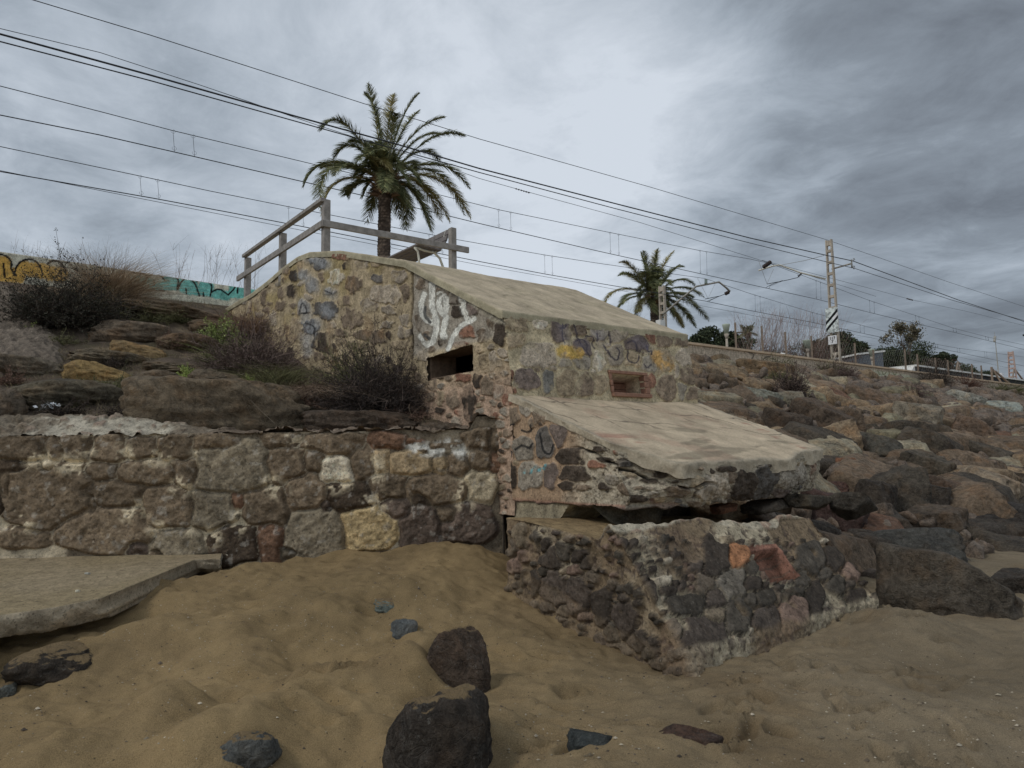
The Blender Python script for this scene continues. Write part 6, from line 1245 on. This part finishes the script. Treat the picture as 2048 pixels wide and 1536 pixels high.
# bare reeds standing against the sky
def reeds(px0, px1, perp, ztop_px, n, label, seed, zb, lean=.15, col=('5f5650', '4a413c', '77695c'), wd=.010, branch=3):
    rng = np.random.default_rng(seed); xs = rng.uniform(px0, px1, n); base = np.array([on_perp(x, 600, perp) for x in xs]); base[:, 2] = zb
    top = np.array([on_perp(x, ztop_px + rng.uniform(0, 60)*abs(rng.normal())*.8, perp)[2] for x in xs]); L = np.maximum(top - zb, .3)
    v = Veg(); d = unit(np.stack([lean*rng.normal(size=n) + .12, .1*rng.normal(size=n), np.ones(n)], -1)); V, F, c, Cc = blades(base, d, L, wd, np.stack([rng.normal(size=n)*.12 + .05, 0*xs, 0*xs], -1), colmix(rng, n, col), 6, .8, rng); v.add(V, F, c)
    m = n*branch; i = rng.integers(n, size=m); k = rng.integers(2, 6, size=m); V, F, c, _ = blades(Cc[i, k], unit(d[i] + rng.normal(size=(m, 3))*.35), L[i]*rng.uniform(.12, .35, m), wd*.6, rng.normal(size=(m, 3))*.2, colmix(rng, m, col), 3, 1, rng); v.add(V, F, c)
    o = v.build('bare_reeds'); return tag(o, label, 'reeds')
reeds(5, 190, 19.0, 478, 34, 'thin bare stems rising behind the yellow painted wall', 71, 5.4)
reeds(330, 515, 19.0, 480, 46, 'thin bare stems rising behind the teal painted wall left of the railing', 72, 5.4)
reeds(1478, 1650, 22.5, 615, 300, 'reddish bare reeds behind the fence left of the striped mast', 73, 5.4, .22, ('6b544a', '54413a', '806a5c'), .016, 4)
reeds(1225, 1250, 20, 570, 7, 'few bare stems beside the farther palm', 74, 5.4)
q = on_perp(1590, 705, 23); q[2] = 5.4; shrub('shrub', q, 6.5, 2.2, 'wide reddish brown thicket at the foot of the bare reeds', ['4a3a32', '5b463b', '3b2f29'], None, 5000, 5000, 75, wd=.014, leaf=.05, twist=.5)
q = on_perp(1510, 700, 23); q[2] = 5.4; shrub('shrub', q, 4.2, 1.8, 'reddish brown thicket at the left end of the reeds', ['4a3a32', '5b463b', '3b2f29'], None, 2600, 3000, 76, wd=.014, leaf=.05, twist=.5)
q = on_perp(1650, 715, 23); q[2] = 5.4; shrub('shrub', q, 3.4, 2.2, 'reddish brown thicket behind the striped mast', ['4a3a32', '5b463b', '3b2f29'], None, 2600, 3000, 77, wd=.014, leaf=.05, twist=.5)
def Sl(px, py): 
    q = march(px, py, slope_fn); q[2] += .1; return q
for i, (px, py, w, h, lb, cols) in enumerate([(1585, 800, 75, 75, 'dark dry bush growing among the boulders right of the roof', DK + PUR), (1478, 728, 110, 60, 'purple-brown bush under the wall just right of the bunker roof', PUR), (1440, 712, 60, 30, 'small dark bush at the wall beside the bunker corner', PUR), (1600, 740, 120, 34, 'grey-green low shrub along the wall footing', ['5a5a4a', '4a4a3a', '6c6a58']), (1545, 752, 90, 30, 'green creeping plants between the upper boulders', OLV), (1660, 755, 70, 32, 'olive weed under the wall footing slab', OLV + PUR), (1690, 765, 50, 28, 'brown weed between upper boulders under the mast', PUR), (1870, 775, 70, 50, 'dark bush below the end of the tan wall', DK), (1828, 768, 50, 50, 'yellow-olive bush at the end of the tan wall', ['6f6a3e', '5c5a34', '7a7448']), (1930, 782, 60, 24, 'brown bush at the base of the far wall', ['5a4033', '4a352c']), (2010, 790, 70, 20, 'low olive bush at the base of the wall near the right edge', OLV), (1820, 800, 60, 26, 'low purple-brown weed among the upper boulders', PUR), (1560, 775, 50, 26, 'green weed beside the dark dry bush', OLV)]):
    q = Sl(px, py - 4); shrub('shrub', q, W(w, q), W(h, q), lb, cols, cols, 1100, 1800, 80 + i, wd=.010, leaf=.035, group='bushes on the riprap')

# ---- palms
def frond(v, p0, p1, p2, L, n, rng, cols, width, tipdroop=.25):
    """a feather leaf along a quadratic curve with leaflets on both sides"""
    t = np.linspace(0.0, 1, 15)[:, None]; C_ = (1-t)**2*p0 + 2*t*(1-t)*p1 + t*t*p2
    for i in range(14):
        d = C_[i+1] - C_[i]; s = np.cross(d, (0, 0, 1.)); s = unit(s); u = unit(np.cross(s, d)); r0, r1 = .028*(1 - i/15), .028*(1 - (i+1)/15)
        V = np.array([C_[i] - s*r0, C_[i] + u*r0, C_[i] + s*r0, C_[i+1] - s*r1, C_[i+1] + u*r1, C_[i+1] + s*r1]); v.add(V, np.array([[0, 1, 4, 3], [1, 2, 5, 4], [2, 0, 3, 5]]), np.repeat(alb('7a7048', .36)[None], 6, 0))
    tt = rng.uniform(.12, 1.0, n); tt.sort(); tt = tt[:, None]; B0 = (1-tt)**2*p0 + 2*tt*(1-tt)*p1 + tt*tt*p2; T_ = unit(2*(1-tt)*(p1-p0) + 2*tt*(p2-p1)); S_ = unit(np.cross(T_, np.array([0.05, 0.02, 1.]))); U_ = unit(np.cross(S_, T_)); side = np.where(rng.random(n) < .5, -1, 1)[:, None]
    env = (np.sin(np.clip(tt*1.05, 0, 1)*pi)**.5*.8 + .25); d = unit(T_*rng.uniform(.75, 1.15, (n, 1)) + S_*side*rng.uniform(.55, .95, (n, 1)) + U_*rng.uniform(.0, .45, (n, 1)))
    ll = L*env[:, 0]*rng.uniform(.75, 1.1, n); V, F, c, _ = blades(B0, d, ll, width, np.stack([0*ll, 0*ll, -tipdroop + 0*ll], -1), colmix(rng, n, cols, .36, .35), 2, 1, rng); v.add(V, F, c)
def palm(label, perp, trunk, tips, tw, LL, seed, extra=22, fl=1.0):
    rng = np.random.default_rng(seed); (bx, by), (cx, cy) = trunk; c = on_perp(cx, cy, perp); b = on_perp(bx, by, perp); b[2] = min(b[2], 5.0) if by < 600 else b[2]; b[2] = 5.0
    root = empty('palm_tree', b, label, 'palm tree', 'palm trees behind the wall'); n, m = 34, 120
    k = np.linspace(0, 1, m)[None, :]; a = np.linspace(0, 2*pi, n)[:, None]; ctr = b + (c - b)*k[..., None]*1.0 + 0*a[..., None]; fl_ = 1 + .55*ss(k, .90, .99) - .0*k; rad = tw/2*fl_*(1 - .08*k)
    P = ctr + np.stack([np.cos(a)*rad, np.sin(a)*rad, 0*a + 0*k], -1); row = (k*m*.55); brick = np.abs(((a/(2*pi)*9 + .5*np.floor(row)) % 1) - .5)*2; lay = (row % 1); d = .045*tw*2*(lay*(1 - brick**3)) + .015*fbm(P, 9, 3, seed)
    bark_col = mixc(np.broadcast_to(alb('3a3028', .36), P.shape), alb('7d6a58', .36), np.clip(lay*1.2*(1 - brick**2), 0, 1)*ss(fbm(P, 7, 3, seed + 3), -.4, .3))  # bark paler on the raised leaf scars, darker between them
    S_ = Surf(); S_.patch(P, bark_col, d); 
    o = S_.build('trunk', M['wall'], root)
    v = Veg(); cols = ['565c36', '454c2e', '686b40', '77744a', '3b4129']; cen = c + np.array([0, 0, .1])
    s = np.dot(c - CAM0, (0, 1, 0))/FPX
    for (tx, ty, mx, my, dz) in tips:
        tip = on_perp(tx, ty, perp) + EP(0, 1)*dz; mid = on_perp(mx, my, perp) + EP(0, 1)*dz*.5
        p1 = 2*mid - .5*(cen + tip); start = cen + unit(mid - cen)*tw*.3 + rng.normal(size=3)*.05
        frond(v, start, p1, tip, LL*rng.uniform(.85, 1.1), int(420*fl), rng, cols if rng.random() < .75 else ['7a6f42', '6a6038', '858048'], .021*LL/.5)
    R0 = np.mean([np.linalg.norm(on_perp(t[0], t[1], perp) - cen) for t in tips])
    for i in range(extra):
        az = rng.uniform(0, 2*pi); el = rng.uniform(-.35, 1.25); dirv = np.array([cos(az)*cos(el)*.45 + .0, sin(az)*cos(el), sin(el)]); R_ = R0*rng.uniform(.6, .95)
        # mostly towards and away from the viewer, filling the crown
        mid = cen + dirv*R_*.55; tip = cen + dirv*R_*np.array([1, 1, .8]) + np.array([0, 0, -R_*.32*(1.15 - abs(el)*.5)]); frond(v, cen + dirv*tw*.3, 2*mid - .5*(cen + tip), tip, LL*.9, int(230*fl), rng, cols, .026*LL/.5)
    v.build('crown', root)
    sk = Veg(); n = 300; th = rng.uniform(0, 2*pi, n); base = c + np.stack([np.cos(th)*tw*.55, np.sin(th)*tw*.55, rng.uniform(-.45, .1, n)], -1); V, F, cc, _ = blades(base, unit(np.stack([np.cos(th), np.sin(th), rng.uniform(-.4, 1.2, n)], -1)), rng.uniform(.15, .4, n), .05, np.zeros((n, 3)), colmix(rng, n, ['4a3c30', '6b5440', '8a6c4c']), 2, .5, rng); sk.add(V, F, cc); sk.build('leaf_bases', root)
def T4(x, y): return 600 + x/3.839, 160 + y/3.839
tp = []
for (x, y, mx, my, dz) in [(490, 60, 570, 330, -.3), (540, 70, 620, 300, .4), (740, 90, 690, 330, .2), (870, 140, 760, 340, -.4), (970, 190, 800, 400, .5), (1050, 330, 850, 440, -.5), (1130, 400, 900, 460, .3), (1190, 480, 960, 480, -.6), (1130, 580, 930, 540, .5), (125, 420, 350, 370, -.4), (340, 530, 470, 480, .8), (75, 780, 270, 610, .5), (100, 1010, 250, 690, -.5), (205, 1010, 330, 760, .3), (180, 800, 360, 680, -.8), (1310, 1010, 1060, 700, .4), (1260, 1080, 1030, 780, -.4), (1150, 1040, 960, 790, .6), (1125, 1100, 930, 820, -.2), (1040, 1160, 890, 850, .2), (935, 1170, 830, 860, -.5), (845, 1120, 800, 880, .3), (700, 890, 640, 700, -1.2), (560, 800, 540, 660, -1.2), (1215, 880, 1010, 680, -.7), (800, 860, 740, 720, -1.0), (420, 430, 560, 520, .4), (640, 330, 660, 450, -.8), (1000, 620, 880, 600, 1.0), (260, 590, 420, 620, 1.0), (450, 820, 500, 760, .9)]:
    a, b = T4(x, y); c, d = T4(mx, my); tp.append((a, b, c, d, dz))
palm('large date palm standing behind the bunker roof between railing and bench', 19.9, ((765, 520), (770, 366)), tp, .40, .46, 5, 40)
a, b = T4(752, 830); c, d = T4(755, 1290)
def T5(x, y): return 1200 + x/6.677, 450 + y/6.677
tp = []
for (x, y, mx, my, dz) in [(335, 480, 480, 580, .3), (530, 360, 620, 600, -.3), (620, 340, 660, 600, .5), (700, 340, 690, 600, -.5), (800, 310, 730, 580, .2), (950, 355, 800, 600, -.2), (1175, 545, 950, 620, .4), (960, 560, 850, 700, -.6), (205, 690, 450, 690, -.4), (115, 1030, 330, 850, .3), (220, 1070, 400, 930, -.5), (320, 1110, 480, 960, .6), (450, 1170, 540, 1020, -.4), (620, 1210, 620, 1050, -.8), (1310, 800, 1050, 730, .3), (1300, 980, 1040, 850, -.5), (1370, 1110, 1100, 920, .4), (1400, 1290, 1120, 1020, -.3), (1360, 1330, 1060, 1050, .6), (1215, 1380, 1010, 1080, -.4), (1150, 1360, 960, 1100, .3), (1020, 1390, 900, 1130, -.6), (910, 1270, 840, 1080, .5), (700, 1100, 690, 1000, -1.2), (1080, 1000, 940, 930, -1), (420, 600, 560, 720, .8), (430, 660, 560, 740, -.9)]:
    a, b = T5(x, y); c, d = T5(mx, my); tp.append((a, b, c, d, dz))
palm('second date palm farther off to the right of the bunker roof', 29.5, ((1308, 660), (1308, 594)), tp, .52, .62, 6, 26)
tp = [(1483, 650, 1490, 660, 0), (1492, 648, 1494, 660, 1), (1504, 652, 1499, 662, 0), (1512, 662, 1504, 664, 1), (1514, 672, 1505, 667, 0), (1478, 664, 1488, 664, 1), (1480, 675, 1488, 668, 0), (1508, 680, 1502, 672, 1), (1487, 682, 1491, 673, 1), (1498, 647, 1496, 658, -1)]
palm('small distant palm among the dark pines', 62, ((1496, 690), (1496, 668)), tp, .5, .8, 7, 8, .6)

# ---- trees beyond the railway
def tree(px, pyt, wpx, perp, label, seed, cols, zb=5.2, dens=1.0, flat=.75, crownfrac=.75, leaf=.34, name='pine_tree', cat='tree', airy=0.0):
    rng = np.random.default_rng(seed); t = on_perp(px, pyt, perp); s = np.dot(t - CAM0, (0, 1, 0))/FPX; w = wpx*s; H = t[2] - zb; b = np.array([t[0], t[1], zb])
    root = empty(name, b, label, cat, 'trees beyond the railway'); ch = min(H*crownfrac, w*flat); nlobe = int(9 + 5*w/4*.6); cc = []
    for i in range(nlobe):
        u = unit(rng.normal(size=3)); r_ = rng.uniform(.35, .8); cc.append(b + np.array([u[0]*w/2*r_, u[1]*w/2*r_, H - ch/2 + u[2]*ch/2*r_]))
    m = MB(); m.tube([b, b + np.array([.1, 0, H*.45]), b + np.array([0, 0, H*.75])], [w*.035 + .06, w*.028 + .04, .04], 8)
    for c in cc: m.tube([b + np.array([0, 0, H*rng.uniform(.3, .6)]), (b + np.array([0, 0, H*.6]) + c)/2 + rng.normal(size=3)*.1, c], [.09, .06, .02], 6)
    m.build('trunk', M['bark2'], root, True); v = Veg(); n = int(5200*dens); i = rng.integers(nlobe, size=n); u = unit(rng.normal(size=(n, 3))); rr = rng.uniform(.55 if airy == 0 else .2, 1.0, n)[:, None]
    lr = np.array([w*rng.uniform(.13, .25) for _ in range(nlobe)]); P = np.array(cc)[i] + u*rr*lr[i][:, None]*np.array([1, 1, .7]) + rng.normal(size=(n, 3))*w*.012
    if airy: keep = vnoise(P*1.6, seed) > airy - .5; P = P[keep]
    v.leaves(P, leaf, colmix(rng, len(P), cols, .36, .45), rng, .6); v.build('crown', root)
PINE = ['28301e', '323a24', '1f2618', '3d4229']
tree(1412, 651, 78, 60, 'rounded dark pine just right of the bunker roof', 101, PINE, dens=1.2)
tree(1450, 658, 70, 66, 'dark pine behind the cup-shaded park lamp', 102, PINE)
tree(1400, 668, 50, 58, 'low dark pine touching the bunker roof line', 108, PINE)
tree(1470, 672, 80, 64, 'low wide pine under the small distant palm', 103, PINE, dens=1.2, flat=.6)
tree(1672, 664, 105, 55, 'tall dark pine right behind the striped mast', 104, PINE, dens=1.6)
tree(1708, 677, 60, 57, 'smaller dark pine right of the striped mast', 105, PINE)
tree(1770, 686, 110, 62, 'wide dark pine above the grey hut', 106, PINE, dens=1.7, flat=.6)
tree(1730, 690, 70, 58, 'dark pine behind the grey hut', 111, PINE)
tree(1806, 645, 92, 60, 'tall loose brown-green tree with gaps in its crown', 107, ['4a4632', '5a523c', '3b3a2a', '655a44'], dens=1.7, flat=.55, leaf=.30, name='broadleaf_tree', airy=.55)
tree(1838, 690, 110, 66, 'dense dark pine below the tall loose tree', 109, PINE, dens=1.6, flat=.6)
tree(1885, 704, 44, 62, 'dark pine at the right end of the row', 110, PINE)
tree(1850, 720, 110, 56, 'low dark scrub tree behind the platform', 112, ['3c3026', '2e2a20', '46382c'], dens=1.3, flat=.5)
tree(1780, 712, 140, 64, 'broad low pine behind the grey hut', 115, PINE, dens=1.7, flat=.5)
tree(1640, 684, 90, 58, 'dark pine left of the striped mast behind the reeds', 116, PINE, dens=1.4, flat=.6)
tree(1745, 706, 130, 68, 'low dark pine filling the gap left of the grey hut', 117, PINE, dens=1.6, flat=.45)
tree(1560, 694, 150, 70, 'low dark pine behind the tan house', 118, PINE, dens=1.5, flat=.45)
tree(1895, 726, 90, 72, 'low dark pine between the platform and the far pines', 119, PINE, dens=1.4, flat=.45)
tree(1935, 733, 50, 70, 'small dark pine above the platform coping', 113, PINE, flat=.5)
tree(1970, 742, 50, 90, 'low dark pines far off near the antenna', 114, PINE, flat=.4)

# ---- small things on the ground
q = B(300, 862); b = MB(); az = -math.atan2(q[0], q[1]); u = unit(np.array([.30, -.1, .95])); q = q + np.array([0, -.12, .03])
root = empty('bottle', q, 'dark red-brown bottle with a torn pale label leaning on the retaining wall', 'bottle')
b.tube([q, q + u*.01, q + u*.15, q + u*.19, q + u*.26, q + u*.27], [.03, .036, .036, .016, .014, .016], 14); b.build('glass', M['bottle'], root, True)
b = MB(); b.tube([q + u*.05, q + u*.14], [.0375, .0375], 14, False); b.tube([q + u*.20, q + u*.262], [.0175, .0168], 14, False); b.build('label', M['label'], root, True)
q = B(105, 822); rng = np.random.default_rng(4); v = Veg(); base = q + rng.normal(size=(60, 3))*np.array([.07, .05, .012]) + np.array([0, -.06, .06]); v.leaves(base, .07, colmix(rng, 60, ['a9aeb2', '8d9498', 'c4c8ca']), rng, .8, 0); tag(v.build('plastic_scrap', None), 'crumpled pale plastic scrap in the weeds above the mortar bank', 'litter')
for i, (px, py, lb, h) in enumerate([(175, 1150, 'tiny white shell fragment on the concrete slab', 'b9b4a8'), (155, 1185, 'second tiny pale pebble on the concrete slab', 'a8a294')]):
    q = on_z(px, py, .60); rockobj(SMALL[i], q + np.array([0, 0, .012]), (.022, .018, .010), (0, 0, i), h, .36, None, lb, None, 'pebble', 'pebble')
# dead twigs lying on the bank
rng = np.random.default_rng(12); v = Veg()
for k in range(90):
    px, py = rng.uniform(420, 930), rng.uniform(770, 860); q = B(px, py); a = rng.uniform(0, 6.28); d = unit(np.array([cos(a), sin(a)*.6, rng.uniform(.05, .7)])); V, F, c, _ = blades(q[None] + [[0, 0, .02]], d[None], np.array([rng.uniform(.15, .5)]), .006, rng.normal(size=(1, 3))*.25, colmix(rng, 1, ['9a8a74', '7a6852', '5f5040']), 4, .6, rng); v.add(V, F, c)
tag(v.build('dead_twigs'), 'dead twigs scattered over the bank above the retaining wall', 'twigs', None, 'stuff')
# short dry grass between the slabs of the bank
rng = np.random.default_rng(13); xs = rng.uniform(-9, 2, 60000); ys = rng.uniform(8.6, 17, 60000); e_, p_ = toEP(xs, ys); g_ = fbm(np.stack([xs, ys, 0*xs], -1), .9, 4, 401); k = (e_ < E0 - .05) & (p_ < 17.8) & (g_ > .02) & (ys > wallY(xs) + .9); xs, ys = xs[k], ys[k]
zs = bank_h(xs, ys); n = len(xs); P = np.stack([xs, ys, zs], -1); v = Veg(); V, F, c, _ = blades(P, unit(rng.normal(size=(n, 3))*.5 + np.array([0, 0, .8])), rng.uniform(.03, .12, n), .005, rng.normal(size=(n, 3))*.3, colmix(rng, n, ['5c5434', '6f6342', '4a4a2a', '7a6a50', '54442f']), 2, 1, rng); v.add(V, F, c)
tag(v.build('short_grass'), 'short dry grass and moss on the earth bank', 'grass', None, 'stuff')

# grit, shell crumbs and bits of dry weed on the sand
rng = np.random.default_rng(55); v = Veg(); n = 3400; px = rng.uniform(-60, 2100, n); py = 1130 + 420*rng.random(n)**.9; P = np.array([on_z(a, b, .05) for a, b in zip(px, py)]); P[:, 0] += rng.normal(size=n)*.1
g_ = fbm(P, .9, 3, 411); k = ((g_ > .02) | (rng.random(n) < .25)) & (P[:, 1] < 8.0); P = P[k]; e_, p_ = toEP(P[:, 0], P[:, 1]); k = ~((e_ > 4.1) & (e_ < 7.4) & (p_ > 3.3)); P = P[k]; P[:, 2] = sand_h(P[:, 0], P[:, 1]) + .002; n = len(P)
O = np.array([[1, 0, 0], [0, 1, 0], [-1, 0, 0], [0, -1, 0], [0, 0, 1.]]); r_ = rng.uniform(.0025, .009, n)*np.where(rng.random(n) < .04, 2.2, 1); V = (P[:, None, :] + O[None]*r_[:, None, None]*np.array([1.2, .8, .7])*rng.uniform(.7, 1.3, (n, 5, 1))).reshape(-1, 3)
b_ = (np.arange(n)*5)[:, None, None]; F = (np.array([[0, 1, 4], [1, 2, 4], [2, 3, 4], [3, 0, 4]])[None] + b_).reshape(-1, 3); c = np.repeat(colmix(rng, n, ['7d735e', '6c624e', '4a4034', '3a322a', '5d523f', '857b68', '4a3f32']), 5, 0)
o = link('beach_grit', mesh_np('beach_grit', V, F, M['veg'], c, False)); tag(o, 'coarse grit and shell crumbs on the sand', 'grit', None, 'stuff')

# ------------------------------------------------------------------ labels of look-alikes are told apart by their order from the left
by = {}
for o in bpy.data.objects:
    if o.parent is None and o.get('group') == 'loose riprap boulders on the slope': by.setdefault(o['label'], []).append(o)
ORD = ['leftmost', 'second', 'third', 'fourth', 'fifth', 'sixth', 'seventh', 'eighth', 'ninth', 'tenth', 'eleventh', 'twelfth', 'thirteenth', 'last']
for lb, L in by.items():
    if len(L) > 1:
        L.sort(key=lambda o: pix(np.array(o.location))[0])
        for i, o in enumerate(L): o['label'] = f'{ORD[min(i, 13)]} {lb}'
